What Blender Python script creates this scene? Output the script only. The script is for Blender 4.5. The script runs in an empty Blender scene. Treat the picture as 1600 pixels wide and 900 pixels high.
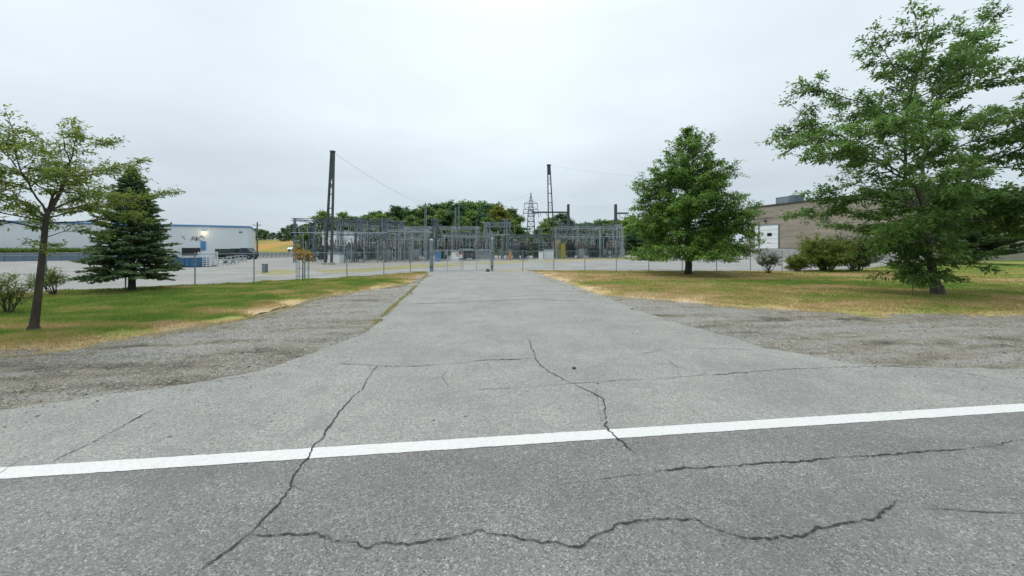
import bpy, math, random
import numpy as np
from mathutils import Vector, Matrix, geometry

R = math.radians
SC = bpy.context.scene
COL = SC.collection

# ------------------------------------------------------------------ camera
EYE = 2.3          # camera height above the road
F = 600.0          # focal length in pixels of the 1600 px photograph
HZ = 385.0         # row of the horizon in the photograph
cam = bpy.data.cameras.new('camera')
cam.sensor_width = 36.0
cam.lens = 36.0 * F / 1600.0
cam.shift_y = (HZ - 450.0) / 1600.0
cam.clip_start = 0.05
cam.clip_end = 6000
cam_o = bpy.data.objects.new('camera', cam)
cam_o.location = (0, 0, EYE)
cam_o.rotation_euler = (R(90), 0, 0)
COL.objects.link(cam_o)
SC.camera = cam_o

# ------------------------------------------------------------------ sky and sun
SUN_EL, SUN_AZ = 58.0, -62.0      # azimuth from +Y, clockwise positive
w = bpy.data.worlds.new('World')
SC.world = w
w.use_nodes = True
nt = w.node_tree
nt.nodes.clear()
N = nt.nodes.new
L = nt.links.new
out = N('ShaderNodeOutputWorld')
bg = N('ShaderNodeBackground')
bg.inputs['Strength'].default_value = 0.1
sky = N('ShaderNodeTexSky')
sky.sky_type = 'NISHITA'
sky.sun_disc = False
sky.sun_elevation = R(SUN_EL)
sky.sun_rotation = R(SUN_AZ)
sky.air_density = 1.0
sky.dust_density = 2.0
tc = N('ShaderNodeTexCoord')
sep = N('ShaderNodeSeparateXYZ')
L(tc.outputs['Generated'], sep.inputs[0])
def wmath(op, a, b=None, clamp=False):
    n = N('ShaderNodeMath'); n.operation = op; n.use_clamp = clamp
    for i, v in enumerate((a, b)):
        if v is None: continue
        if isinstance(v, (int, float)): n.inputs[i].default_value = v
        else: L(v, n.inputs[i])
    return n.outputs[0]
zc = wmath('MAXIMUM', sep.outputs['Z'], 0.0)
den = wmath('ADD', zc, 0.16)
comb = N('ShaderNodeCombineXYZ')
L(wmath('DIVIDE', sep.outputs['X'], den), comb.inputs['X'])
L(wmath('DIVIDE', sep.outputs['Y'], den), comb.inputs['Y'])
n1 = N('ShaderNodeTexNoise'); n1.inputs['Scale'].default_value = 0.62; n1.inputs['Detail'].default_value = 5; n1.inputs['Roughness'].default_value = 0.48
L(comb.outputs[0], n1.inputs['Vector'])
n2 = N('ShaderNodeTexNoise'); n2.inputs['Scale'].default_value = 1.9; n2.inputs['Detail'].default_value = 6; n2.inputs['Roughness'].default_value = 0.5
L(comb.outputs[0], n2.inputs['Vector'])
mixn = wmath('ADD', wmath('MULTIPLY', n1.outputs['Fac'], 0.72), wmath('MULTIPLY', n2.outputs['Fac'], 0.28))
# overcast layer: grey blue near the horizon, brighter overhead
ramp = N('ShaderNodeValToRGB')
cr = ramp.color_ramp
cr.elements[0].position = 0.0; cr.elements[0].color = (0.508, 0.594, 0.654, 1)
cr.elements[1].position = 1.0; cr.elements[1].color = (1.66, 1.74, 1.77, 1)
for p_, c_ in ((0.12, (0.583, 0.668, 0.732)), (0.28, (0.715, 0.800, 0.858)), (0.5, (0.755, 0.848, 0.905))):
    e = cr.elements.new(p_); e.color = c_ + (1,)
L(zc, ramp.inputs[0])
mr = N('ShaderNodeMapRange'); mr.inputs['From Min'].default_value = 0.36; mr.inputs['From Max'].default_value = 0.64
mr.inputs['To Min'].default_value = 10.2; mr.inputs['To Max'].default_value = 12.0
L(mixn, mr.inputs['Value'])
# thinner patch of cloud, as the photograph shows it
sd = (math.sin(R(-4)) * math.cos(R(27)), math.cos(R(-4)) * math.cos(R(27)), math.sin(R(27)))
dot = N('ShaderNodeVectorMath'); dot.operation = 'DOT_PRODUCT'
L(tc.outputs['Generated'], dot.inputs[0]); dot.inputs[1].default_value = sd
glow = wmath('MULTIPLY', wmath('POWER', wmath('MAXIMUM', dot.outputs['Value'], 0.0), 16.0), 2.0)
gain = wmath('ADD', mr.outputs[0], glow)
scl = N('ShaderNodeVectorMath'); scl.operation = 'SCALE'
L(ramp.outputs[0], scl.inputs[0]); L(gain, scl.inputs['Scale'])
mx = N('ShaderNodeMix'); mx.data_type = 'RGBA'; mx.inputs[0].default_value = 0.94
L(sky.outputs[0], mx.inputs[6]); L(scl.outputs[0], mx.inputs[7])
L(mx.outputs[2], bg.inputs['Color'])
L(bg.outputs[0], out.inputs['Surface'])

sun = bpy.data.lights.new('sun', 'SUN')
sun.energy = 1.5
sun.angle = R(14)
sun.color = (1.0, 0.965, 0.91)
sun_o = bpy.data.objects.new('sun', sun)
COL.objects.link(sun_o)
dirv = Vector((math.sin(R(SUN_AZ)) * math.cos(R(SUN_EL)), math.cos(R(SUN_AZ)) * math.cos(R(SUN_EL)), math.sin(R(SUN_EL))))
sun_o.rotation_euler = dirv.to_track_quat('Z', 'Y').to_euler()
sun_o.location = (0, 0, 60)

SC.view_settings.view_transform = 'Standard'
SC.view_settings.look = 'None'
SC.view_settings.exposure = 0.0
SC.view_settings.gamma = 1.0
SC.view_settings.use_curve_mapping = False

# ------------------------------------------------------------------ helpers
def P(x, y, z=0.0):
    """Ground point seen at (x, y) of the 1600x900 photograph."""
    d = F * EYE / (y - HZ)
    return Vector(((x - 800.0) * d / F, d, z))
def PX(x, d, z=0.0):
    return Vector(((x - 800.0) * d / F, d, z))
def HT(yb, yt):
    return EYE * (yb - yt) / (yb - HZ)
def MPP(yb):
    return EYE / (yb - HZ)

def vnoise(x, y, seed=0):
    x = np.asarray(x, float); y = np.asarray(y, float)
    xi = np.floor(x).astype(np.int64); yi = np.floor(y).astype(np.int64)
    xf = x - xi; yf = y - yi
    def h(a, b):
        n = (a * 374761393 + b * 668265263 + seed * 144269504) & 0x7fffffff
        n = ((n ^ (n >> 13)) * 1274126177) & 0x7fffffff
        return ((n ^ (n >> 16)) & 0xffff) / 65535.0
    u = xf * xf * (3 - 2 * xf); v = yf * yf * (3 - 2 * yf)
    return (h(xi, yi) * (1 - u) + h(xi + 1, yi) * u) * (1 - v) + (h(xi, yi + 1) * (1 - u) + h(xi + 1, yi + 1) * u) * v
def fbm(x, y, seed=0, o=4):
    x = np.asarray(x, float); y = np.asarray(y, float)
    s = 0; a = 0.5; t = 0
    for i in range(o):
        s = s + a * vnoise(x * 2 ** i, y * 2 ** i, seed + i * 17); t += a; a *= 0.5
    return s / t

class MB:
    def __init__(s): s.v = []; s.f = []
    def add(s, vs, fs):
        o = len(s.v); s.v.extend([tuple(q) for q in vs]); s.f.extend([tuple(i + o for i in f) for f in fs])
        return s
    def box(s, c, d, rz=0.0):
        hx, hy, hz = d[0] / 2, d[1] / 2, d[2] / 2
        ca, sa = math.cos(rz), math.sin(rz)
        vs = []
        for z in (-hz, hz):
            for x, y in ((-hx, -hy), (hx, -hy), (hx, hy), (-hx, hy)):
                vs.append((c[0] + x * ca - y * sa, c[1] + x * sa + y * ca, c[2] + z))
        return s.add(vs, [(3, 2, 1, 0), (4, 5, 6, 7), (0, 1, 5, 4), (1, 2, 6, 5), (2, 3, 7, 6), (3, 0, 4, 7)])
    def bar(s, a, b, w=0.06, h=None, caps=True):
        h = h or w
        a = Vector(a); b = Vector(b); d = b - a
        if d.length < 1e-6: return s
        d.normalize()
        up = Vector((0, 0, 1)) if abs(d.z) < 0.95 else Vector((0, 1, 0))
        x = d.cross(up).normalized(); y = x.cross(d).normalized()
        vs = []
        for p in (a, b):
            for i, j in ((-1, -1), (1, -1), (1, 1), (-1, 1)):
                vs.append(p + x * (i * w / 2) + y * (j * h / 2))
        fs = [(0, 1, 5, 4), (1, 2, 6, 5), (2, 3, 7, 6), (3, 0, 4, 7)]
        if caps: fs += [(3, 2, 1, 0), (4, 5, 6, 7)]
        return s.add(vs, fs)
    def tube(s, pts, rad, n=6, cap=True):
        pts = [Vector(p) for p in pts]
        if isinstance(rad, (int, float)): rad = [rad] * len(pts)
        o = len(s.v); prev = None
        for i, p in enumerate(pts):
            d = (pts[min(i + 1, len(pts) - 1)] - pts[max(i - 1, 0)]).normalized()
            if prev is None:
                up = Vector((0, 0, 1)) if abs(d.z) < 0.9 else Vector((1, 0, 0))
                x = d.cross(up).normalized()
            else:
                x = (prev - d * prev.dot(d))
                x = x.normalized() if x.length > 1e-6 else d.orthogonal().normalized()
            prev = x; y = d.cross(x)
            for k in range(n):
                a = 2 * math.pi * k / n
                s.v.append(tuple(p + x * (math.cos(a) * rad[i]) + y * (math.sin(a) * rad[i])))
        for i in range(len(pts) - 1):
            for k in range(n):
                k2 = (k + 1) % n
                s.f.append((o + i * n + k, o + i * n + k2, o + (i + 1) * n + k2, o + (i + 1) * n + k))
        if cap:
            s.f.append(tuple(o + k for k in reversed(range(n))))
            s.f.append(tuple(o + (len(pts) - 1) * n + k for k in range(n)))
        return s
    def lathe(s, c, prof, n=8):
        o = len(s.v)
        for r, z in prof:
            for k in range(n):
                a = 2 * math.pi * k / n
                s.v.append((c[0] + r * math.cos(a), c[1] + r * math.sin(a), c[2] + z))
        for i in range(len(prof) - 1):
            for k in range(n):
                k2 = (k + 1) % n
                s.f.append((o + i * n + k, o + i * n + k2, o + (i + 1) * n + k2, o + (i + 1) * n + k))
        s.f.append(tuple(o + k for k in reversed(range(n))))
        s.f.append(tuple(o + (len(prof) - 1) * n + k for k in range(n)))
        return s
    def lattice(s, p0, p1, w0, w1, nseg, t=0.06, tb=0.04, xdir=None):
        p0 = Vector(p0); p1 = Vector(p1); d = (p1 - p0).normalized()
        up = Vector((0, 0, 1)) if abs(d.z) < 0.9 else Vector((0, 1, 0))
        x = d.cross(up).normalized(); y = x.cross(d).normalized()
        rings = []
        for i in range(nseg + 1):
            f = i / nseg; p = p0.lerp(p1, f); wd = (w0 + (w1 - w0) * f) / 2
            rings.append([p + x * (a * wd) + y * (b * wd) for a, b in ((-1, -1), (1, -1), (1, 1), (-1, 1))])
        for k in range(4):
            s.bar(rings[0][k], rings[-1][k], t)
        for i in range(nseg):
            for k in range(4):
                k2 = (k + 1) % 4
                if (i + k) % 2: s.bar(rings[i][k], rings[i + 1][k2], tb, caps=False)
                else: s.bar(rings[i][k2], rings[i + 1][k], tb, caps=False)
                s.bar(rings[i + 1][k], rings[i + 1][k2], tb, caps=False)
        return s
    def mesh(s, name, mat=None, smooth=False):
        m = bpy.data.meshes.new(name)
        m.from_pydata(s.v, [], s.f); m.update()
        if mat: m.materials.append(mat)
        if smooth: m.polygons.foreach_set('use_smooth', [True] * len(m.polygons))
        return m
    def build(s, name, mat, parent=None, smooth=False, loc=None, rz=0):
        return link(name, s.mesh(name, mat, smooth), parent, loc, rz)

def link(name, mesh, parent=None, loc=None, rz=0):
    o = bpy.data.objects.new(name, mesh)
    COL.objects.link(o)
    if parent: o.parent = parent
    if loc is not None: o.location = loc
    if rz: o.rotation_euler = (0, 0, rz)
    return o
def thing(name, label, cat, loc=(0, 0, 0), rz=0, group=None):
    o = bpy.data.objects.new(name, None)
    o.empty_display_size = 0.3
    COL.objects.link(o)
    o.location = loc; o.rotation_euler = (0, 0, rz)
    return tag(o, label, cat, group)
def tag(o, label, cat, group=None):
    o['label'] = label; o['category'] = cat
    if group: o['group'] = group
    return o
def kind(o, k):
    o['kind'] = k; return o
def copy_tree(o, parent=None):
    c = o.copy(); COL.objects.link(c); c.parent = parent
    for ch in list(o.children): copy_tree(ch, c)
    return c

# ------------------------------------------------------------------ materials
def mat(name, col, rough=0.7, var=0.0, scale=8.0, bump=0.0, metal=0.0, col2=None, bscale=None, stretch=None, spec=None):
    m = bpy.data.materials.new(name); m.use_nodes = True
    t = m.node_tree; b = t.nodes['Principled BSDF']
    b.inputs['Roughness'].default_value = rough; b.inputs['Metallic'].default_value = metal
    if spec is not None: b.inputs['Specular IOR Level'].default_value = spec
    c = tuple(col) + (1,)
    b.inputs['Base Color'].default_value = c
    if var > 0 or col2 or bump > 0:
        co = t.nodes.new('ShaderNodeTexCoord'); src = co.outputs['Object']
        if stretch:
            mp = t.nodes.new('ShaderNodeMapping'); mp.inputs['Scale'].default_value = stretch
            t.links.new(src, mp.inputs[0]); src = mp.outputs[0]
        n = t.nodes.new('ShaderNodeTexNoise'); n.inputs['Scale'].default_value = scale; n.inputs['Detail'].default_value = 6
        n.inputs['Roughness'].default_value = 0.6
        t.links.new(src, n.inputs['Vector'])
        if var > 0 or col2:
            r = t.nodes.new('ShaderNodeValToRGB')
            r.color_ramp.elements[0].position = 0.3; r.color_ramp.elements[1].position = 0.7
            a = tuple(max(0, q * (1 - var)) for q in col); d = col2 if col2 else tuple(min(1, q * (1 + var)) for q in col)
            r.color_ramp.elements[0].color = a + (1,); r.color_ramp.elements[1].color = tuple(d) + (1,)
            t.links.new(n.outputs['Fac'], r.inputs[0]); t.links.new(r.outputs[0], b.inputs['Base Color'])
        if bump > 0:
            n3 = n
            if bscale:
                n3 = t.nodes.new('ShaderNodeTexNoise'); n3.inputs['Scale'].default_value = bscale; n3.inputs['Detail'].default_value = 4
                t.links.new(src, n3.inputs['Vector'])
            bp = t.nodes.new('ShaderNodeBump'); bp.inputs['Strength'].default_value = bump; bp.inputs['Distance'].default_value = 0.02
            t.links.new(n3.outputs['Fac'], bp.inputs['Height']); t.links.new(bp.outputs[0], b.inputs['Normal'])
    return m

def asphalt(name, base, speck, dark, wear, band):
    """worn asphalt: pale stone chips in grey binder, broad stains"""
    m = bpy.data.materials.new(name); m.use_nodes = True
    t = m.node_tree; b = t.nodes['Principled BSDF']; n = t.nodes.new; l = t.links.new
    b.inputs['Roughness'].default_value = 0.86; b.inputs['Specular IOR Level'].default_value = 0.3
    co = n('ShaderNodeTexCoord').outputs['Object']
    v = n('ShaderNodeTexVoronoi'); v.inputs['Scale'].default_value = 92; l(co, v.inputs['Vector'])
    sep = n('ShaderNodeSeparateColor'); l(v.outputs['Color'], sep.inputs[0])
    r1 = n('ShaderNodeValToRGB'); r1.color_ramp.interpolation = 'LINEAR'
    r1.color_ramp.elements[0].position = 0.0; r1.color_ramp.elements[0].color = tuple(q * 0.45 for q in base) + (1,)
    r1.color_ramp.elements[1].position = 1.0; r1.color_ramp.elements[1].color = tuple(speck) + (1,)
    for p_, c_ in ((0.15, 0.8), (0.5, 1.0), (0.84, 1.2)):
        e_ = r1.color_ramp.elements.new(p_); e_.color = tuple(q * c_ for q in base) + (1,)
    l(sep.outputs[0], r1.inputs[0])
    f = n('ShaderNodeTexNoise'); f.inputs['Scale'].default_value = 24; f.inputs['Detail'].default_value = 5; f.inputs['Roughness'].default_value = 0.7; l(co, f.inputs['Vector'])
    g = n('ShaderNodeTexNoise'); g.inputs['Scale'].default_value = 0.55; g.inputs['Detail'].default_value = 7; g.inputs['Roughness'].default_value = 0.62; l(co, g.inputs['Vector'])
    def mr(src, a, bb, c, d):
        q = n('ShaderNodeMapRange'); q.inputs['From Min'].default_value = a; q.inputs['From Max'].default_value = bb
        q.inputs['To Min'].default_value = c; q.inputs['To Max'].default_value = d; l(src, q.inputs['Value']); return q.outputs[0]
    mm = n('ShaderNodeMath'); mm.operation = 'MULTIPLY'
    l(mr(f.outputs['Fac'], 0.25, 0.75, 0.74, 1.26), mm.inputs[0]); l(mr(g.outputs['Fac'], 0.3, 0.7, 1 - wear, 1 + wear), mm.inputs[1])
    s = n('ShaderNodeVectorMath'); s.operation = 'SCALE'; l(r1.outputs[0], s.inputs[0]); l(mm.outputs[0], s.inputs['Scale'])
    # darker patches of binder with their own shape
    h = n('ShaderNodeTexNoise'); h.inputs['Scale'].default_value = 1.7; h.inputs['Detail'].default_value = 8; h.inputs['Roughness'].default_value = 0.7; l(co, h.inputs['Vector'])
    mx = n('ShaderNodeMix'); mx.data_type = 'RGBA'
    l(mr(h.outputs['Fac'], 0.50, 0.70, 0.0, 0.75), mx.inputs[0]); l(s.outputs[0], mx.inputs[6]); mx.inputs[7].default_value = tuple(dark) + (1,)
    l(mx.outputs[2], b.inputs['Base Color'])
    # polished bands along the road and bleached blotches
    mp = n('ShaderNodeMapping'); mp.inputs['Rotation'].default_value = (0, 0, -math.atan2(1.55, 12.15)); mp.inputs['Scale'].default_value = (0.10, 1.1, 1); l(co, mp.inputs[0])
    tr = n('ShaderNodeTexNoise'); tr.inputs['Scale'].default_value = 1.0; tr.inputs['Detail'].default_value = 5; l(mp.outputs[0], tr.inputs['Vector'])
    s2 = n('ShaderNodeVectorMath'); s2.operation = 'SCALE'; l(mx.outputs[2], s2.inputs[0]); l(mr(tr.outputs['Fac'], 0.3, 0.7, 1 - band, 1 + band), s2.inputs['Scale'])
    l(s2.outputs[0], b.inputs['Base Color'])
    bp = n('ShaderNodeBump'); bp.inputs['Strength'].default_value = 0.55; bp.inputs['Distance'].default_value = 0.006
    l(v.outputs['Distance'], bp.inputs['Height'])
    bp2 = n('ShaderNodeBump'); bp2.inputs['Strength'].default_value = 0.35; bp2.inputs['Distance'].default_value = 0.01
    l(f.outputs['Fac'], bp2.inputs['Height']); l(bp.outputs[0], bp2.inputs['Normal']); l(bp2.outputs[0], b.inputs['Normal'])
    return m

def tinted(name, ramp, trans=0.0, rough=0.6, attr='tint', noise=0.0, nscale=5.0):
    """colour from a per-vertex value"""
    m = bpy.data.materials.new(name); m.use_nodes = True
    t = m.node_tree; b = t.nodes['Principled BSDF']; n = t.nodes.new; l = t.links.new
    b.inputs['Roughness'].default_value = rough; b.inputs['Specular IOR Level'].default_value = 0.25
    a = n('ShaderNodeAttribute'); a.attribute_name = attr
    r = n('ShaderNodeValToRGB')
    els = r.color_ramp.elements
    els[0].position = ramp[0][0]; els[0].color = tuple(ramp[0][1]) + (1,)
    els[1].position = ramp[-1][0]; els[1].color = tuple(ramp[-1][1]) + (1,)
    for p_, c_ in ramp[1:-1]:
        e_ = els.new(p_); e_.color = tuple(c_) + (1,)
    src = a.outputs['Fac']
    if noise:
        co = n('ShaderNodeTexCoord')
        q = n('ShaderNodeTexNoise'); q.inputs['Scale'].default_value = nscale; q.inputs['Detail'].default_value = 8; q.inputs['Roughness'].default_value = 0.75
        l(co.outputs['Object'], q.inputs['Vector'])
        ma = n('ShaderNodeMath'); ma.operation = 'MULTIPLY_ADD'; l(q.outputs['Fac'], ma.inputs[0]); ma.inputs[1].default_value = noise; l(src, ma.inputs[2])
        mb = n('ShaderNodeMath'); mb.operation = 'SUBTRACT'; l(ma.outputs[0], mb.inputs[0]); mb.inputs[1].default_value = noise * 0.5
        src = mb.outputs[0]
        bp = n('ShaderNodeBump'); bp.inputs['Strength'].default_value = 0.8; bp.inputs['Distance'].default_value = 0.05
        l(q.outputs['Fac'], bp.inputs['Height']); l(bp.outputs[0], b.inputs['Normal'])
    l(src, r.inputs[0]); l(r.outputs[0], b.inputs['Base Color'])
    if trans:
        tr = n('ShaderNodeBsdfTranslucent'); l(r.outputs[0], tr.inputs['Color'])
        mxs = n('ShaderNodeMixShader'); mxs.inputs[0].default_value = trans
        l(b.outputs[0], mxs.inputs[1]); l(tr.outputs[0], mxs.inputs[2])
        l(mxs.outputs[0], t.nodes['Material Output'].inputs['Surface'])
    return m

M = {}
M['road'] = asphalt('road_asphalt', (0.164, 0.164, 0.154), (0.335, 0.335, 0.315), (0.128, 0.131, 0.126), 0.18, 0.10)
M['drive'] = asphalt('drive_asphalt', (0.240, 0.242, 0.228), (0.385, 0.388, 0.365), (0.184, 0.189, 0.181), 0.15, 0.035)
M['yard'] = mat('yard_paving', (0.225, 0.228, 0.218), 0.9, 0.22, 0.30, 0.3, bscale=6)
M['paint'] = mat('road_paint', (0.50, 0.505, 0.495), 0.7, 0.0, 30, 0.25, col2=(0.61, 0.615, 0.605), bscale=60)
def paint_wear():
    t = M['paint'].node_tree; n = t.nodes.new; l = t.links.new; b = t.nodes['Principled BSDF']
    src = b.inputs['Base Color'].links[0].from_socket
    co = n('ShaderNodeTexCoord'); q = n('ShaderNodeTexNoise'); q.inputs['Scale'].default_value = 42; q.inputs['Detail'].default_value = 6; q.inputs['Roughness'].default_value = .75; l(co.outputs['Object'], q.inputs['Vector'])
    g = n('ShaderNodeTexNoise'); g.inputs['Scale'].default_value = 1.6; g.inputs['Detail'].default_value = 4; l(co.outputs['Object'], g.inputs['Vector'])
    a = n('ShaderNodeMath'); a.operation = 'MULTIPLY_ADD'; l(g.outputs['Fac'], a.inputs[0]); a.inputs[1].default_value = .35; l(q.outputs['Fac'], a.inputs[2])
    r = n('ShaderNodeMapRange'); r.inputs['From Min'].default_value = .76; r.inputs['From Max'].default_value = .90; r.inputs['To Max'].default_value = .75; l(a.outputs[0], r.inputs['Value'])
    m = n('ShaderNodeMix'); m.data_type = 'RGBA'; l(r.outputs[0], m.inputs[0]); l(src, m.inputs[6]); m.inputs[7].default_value = (.20, .203, .195, 1)
    l(m.outputs[2], b.inputs['Base Color'])
paint_wear()
M['crack'] = mat('crack_fill', (0.030, 0.031, 0.032), 0.95, 0.3, 30, 0.4)
M['crack_faint'] = mat('crack_dust', (0.105, 0.108, 0.105), 0.95, 0.3, 30, 0.3)
M['gravel'] = None
M['bark'] = mat('bark', (0.055, 0.047, 0.038), 0.95, 0.45, 9, 0.9, bscale=28, stretch=(1, 1, 0.25))
M['bark_grey'] = mat('bark_grey', (0.095, 0.085, 0.070), 0.95, 0.4, 9, 0.9, bscale=24, stretch=(1, 1, 0.25))
M['galv'] = mat('galvanised_steel', (0.20, 0.25, 0.285), 0.5, 0.2, 3, metal=0.25)
M['galv_light'] = mat('galvanised_light', (0.35, 0.405, 0.43), 0.5, 0.15, 3, metal=0.15)
M['galv_dark'] = mat('weathered_steel', (0.115, 0.15, 0.18), 0.6, 0.25, 3, metal=0.2)
M['pole'] = mat('pole_steel', (0.055, 0.072, 0.075), 0.65, 0.3, 2, metal=0.1)
M['insul'] = mat('insulator_glaze', (0.23, 0.26, 0.28), 0.25, 0.1, 5)
M['insul_brown'] = mat('insulator_brown', (0.085, 0.050, 0.038), 0.25, 0.1, 5)
M['wire'] = mat('wire_metal', (0.16, 0.17, 0.18), 0.6)
M['xf_green'] = mat('transformer_green', (0.040, 0.080, 0.068), 0.5, 0.2, 2)
M['xf_grey'] = mat('transformer_grey', (0.20, 0.23, 0.24), 0.5, 0.15, 2)
M['xf_dark'] = mat('transformer_dark', (0.035, 0.052, 0.058), 0.5, 0.2, 2)
M['white_metal'] = mat('white_sheet', (0.62, 0.66, 0.68), 0.5, 0.06, 0.6)
M['panel'] = mat('wall_sheet', (0.60, 0.655, 0.68), 0.55, 0.05, 0.25)
M['white_paint'] = mat('white_paint', (0.74, 0.76, 0.76), 0.55, 0.05, 2)
M['blue'] = mat('blue_paint', (0.025, 0.115, 0.235), 0.5, 0.2, 1.5)
M['blue_trim'] = mat('blue_trim', (0.06, 0.20, 0.42), 0.5, 0.1, 1.5)
M['dark'] = mat('dark_rubber', (0.018, 0.02, 0.022), 0.8, 0.2, 3)
M['dgreen'] = mat('dark_green_sheet', (0.020, 0.050, 0.042), 0.6, 0.2, 1.2)
M['navy'] = mat('navy_paint', (0.020, 0.034, 0.052), 0.4, 0.2, 2)
M['tan'] = mat('tan_render', (0.42, 0.38, 0.27), 0.85, 0.12, 1.5)
M['beige'] = mat('beige_block', (0.36, 0.36, 0.31), 0.9, 0.12, 2)
M['concrete'] = mat('concrete', (0.34, 0.34, 0.33), 0.9, 0.15, 1.5, 0.3, bscale=20)
M['bluegrey'] = mat('bluegrey_wall', (0.12, 0.165, 0.215), 0.8, 0.22, 0.5)
M['orange'] = mat('orange_paint', (0.55, 0.22, 0.08), 0.6, 0.1, 3)
M['yellow'] = mat('yellow_paint', (0.36, 0.33, 0.07), 0.6, 0.15, 3)
M['green_box'] = mat('green_box', (0.05, 0.22, 0.09), 0.6, 0.1, 3)
M['red'] = mat('sign_red', (0.40, 0.07, 0.06), 0.5)
M['brown'] = mat('brown_panel', (0.16, 0.12, 0.105), 0.8, 0.2, 4)
M['glass'] = mat('dark_glass', (0.02, 0.03, 0.035), 0.1)
M['stone'] = mat('dark_stone', (0.05, 0.05, 0.05), 0.9, 0.3, 30, 0.5)
M['coping'] = mat('roof_coping', (0.045, 0.047, 0.045), 0.7, 0.1, 3)
M['wood'] = mat('grey_wood', (0.14, 0.125, 0.105), 0.9, 0.3, 6, stretch=(1, 1, 0.2))

def lamp_glow():
    m = bpy.data.materials.new('lamp_glow'); m.use_nodes = True
    b = m.node_tree.nodes['Principled BSDF']
    b.inputs['Base Color'].default_value = (0.9, 0.8, 0.6, 1)
    b.inputs['Emission Color'].default_value = (1.0, 0.80, 0.50, 1); b.inputs['Emission Strength'].default_value = 4.0
    return m
M['lamp'] = lamp_glow()

def block_wall():
    """tan split-face block wall, courses too small to tell apart at this distance"""
    m = bpy.data.materials.new('block_wall'); m.use_nodes = True
    t = m.node_tree; b = t.nodes['Principled BSDF']; n = t.nodes.new; l = t.links.new
    b.inputs['Roughness'].default_value = 0.9
    co = n('ShaderNodeTexCoord').outputs['Object']
    mp = n('ShaderNodeMapping'); mp.inputs['Rotation'].default_value = (R(90), 0, 0); l(co, mp.inputs[0])
    br = n('ShaderNodeTexBrick'); br.inputs['Scale'].default_value = 1.0
    br.inputs['Color1'].default_value = (0.262, 0.228, 0.182, 1); br.inputs['Color2'].default_value = (0.325, 0.282, 0.224, 1)
    br.inputs['Mortar'].default_value = (0.21, 0.195, 0.17, 1); br.inputs['Mortar Size'].default_value = 0.012
    br.inputs['Brick Width'].default_value = 0.4; br.inputs['Row Height'].default_value = 0.2
    l(mp.outputs[0], br.inputs['Vector'])
    mp2 = n('ShaderNodeMapping'); mp2.inputs['Scale'].default_value = (0.12, 0.12, 1.4); l(co, mp2.inputs[0])
    q = n('ShaderNodeTexNoise'); q.inputs['Scale'].default_value = 1.2; q.inputs['Detail'].default_value = 6; l(mp2.outputs[0], q.inputs['Vector'])
    r = n('ShaderNodeMapRange'); r.inputs['From Min'].default_value = 0.3; r.inputs['From Max'].default_value = 0.7; r.inputs['To Min'].default_value = 0.82; r.inputs['To Max'].default_value = 1.18
    l(q.outputs['Fac'], r.inputs['Value'])
    s = n('ShaderNodeVectorMath'); s.operation = 'SCALE'; l(br.outputs['Color'], s.inputs[0]); l(r.outputs[0], s.inputs['Scale'])
    l(s.outputs[0], b.inputs['Base Color'])
    return m
M['block'] = block_wall()

def gravel_mat():
    m = bpy.data.materials.new('gravel'); m.use_nodes = True
    t = m.node_tree; b = t.nodes['Principled BSDF']; n = t.nodes.new; l = t.links.new
    b.inputs['Roughness'].default_value = 0.95; b.inputs['Specular IOR Level'].default_value = 0.2
    co = n('ShaderNodeTexCoord').outputs['Object']
    v = n('ShaderNodeTexVoronoi'); v.inputs['Scale'].default_value = 48; l(co, v.inputs['Vector'])
    sc = n('ShaderNodeSeparateColor'); l(v.outputs['Color'], sc.inputs[0])
    r = n('ShaderNodeValToRGB')
    e = r.color_ramp.elements
    e[0].position = 0; e[0].color = (0.156, 0.147, 0.124, 1); e[1].position = 1; e[1].color = (0.36, 0.357, 0.335, 1)
    q = e.new(0.5); q.color = (0.250, 0.239, 0.208, 1)
    l(sc.outputs[0], r.inputs[0])
    g = n('ShaderNodeTexNoise'); g.inputs['Scale'].default_value = 1.1; g.inputs['Detail'].default_value = 8; g.inputs['Roughness'].default_value = 0.7; l(co, g.inputs['Vector'])
    a = n('ShaderNodeAttribute'); a.attribute_name = 'tint'
    ad = n('ShaderNodeMath'); ad.operation = 'ADD'; l(g.outputs['Fac'], ad.inputs[0]); l(a.outputs['Fac'], ad.inputs[1])
    r2 = n('ShaderNodeValToRGB'); e = r2.color_ramp.elements
    e[0].position = 0.34; e[0].color = (1.12, 1.14, 1.17, 1); e[1].position = 1.2; e[1].color = (0.40, 0.40, 0.37, 1)
    q = e.new(0.58); q.color = (0.98, 0.95, 0.86, 1)
    q = e.new(0.85); q.color = (0.66, 0.65, 0.59, 1)
    l(ad.outputs[0], r2.inputs[0])
    mu = n('ShaderNodeVectorMath'); mu.operation = 'MULTIPLY'; l(r.outputs[0], mu.inputs[0]); l(r2.outputs[0], mu.inputs[1])
    l(mu.outputs[0], b.inputs['Base Color'])
    bp = n('ShaderNodeBump'); bp.inputs['Strength'].default_value = 0.9; bp.inputs['Distance'].default_value = 0.02
    l(v.outputs['Distance'], bp.inputs['Height'])
    g2 = n('ShaderNodeTexNoise'); g2.inputs['Scale'].default_value = 7.0; g2.inputs['Detail'].default_value = 8; g2.inputs['Roughness'].default_value = 0.75; l(co, g2.inputs['Vector'])
    bp2 = n('ShaderNodeBump'); bp2.inputs['Strength'].default_value = 0.9; bp2.inputs['Distance'].default_value = 0.05
    l(g2.outputs['Fac'], bp2.inputs['Height']); l(bp.outputs[0], bp2.inputs['Normal']); l(bp2.outputs[0], b.inputs['Normal'])
    return m
M['gravel'] = gravel_mat()

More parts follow.
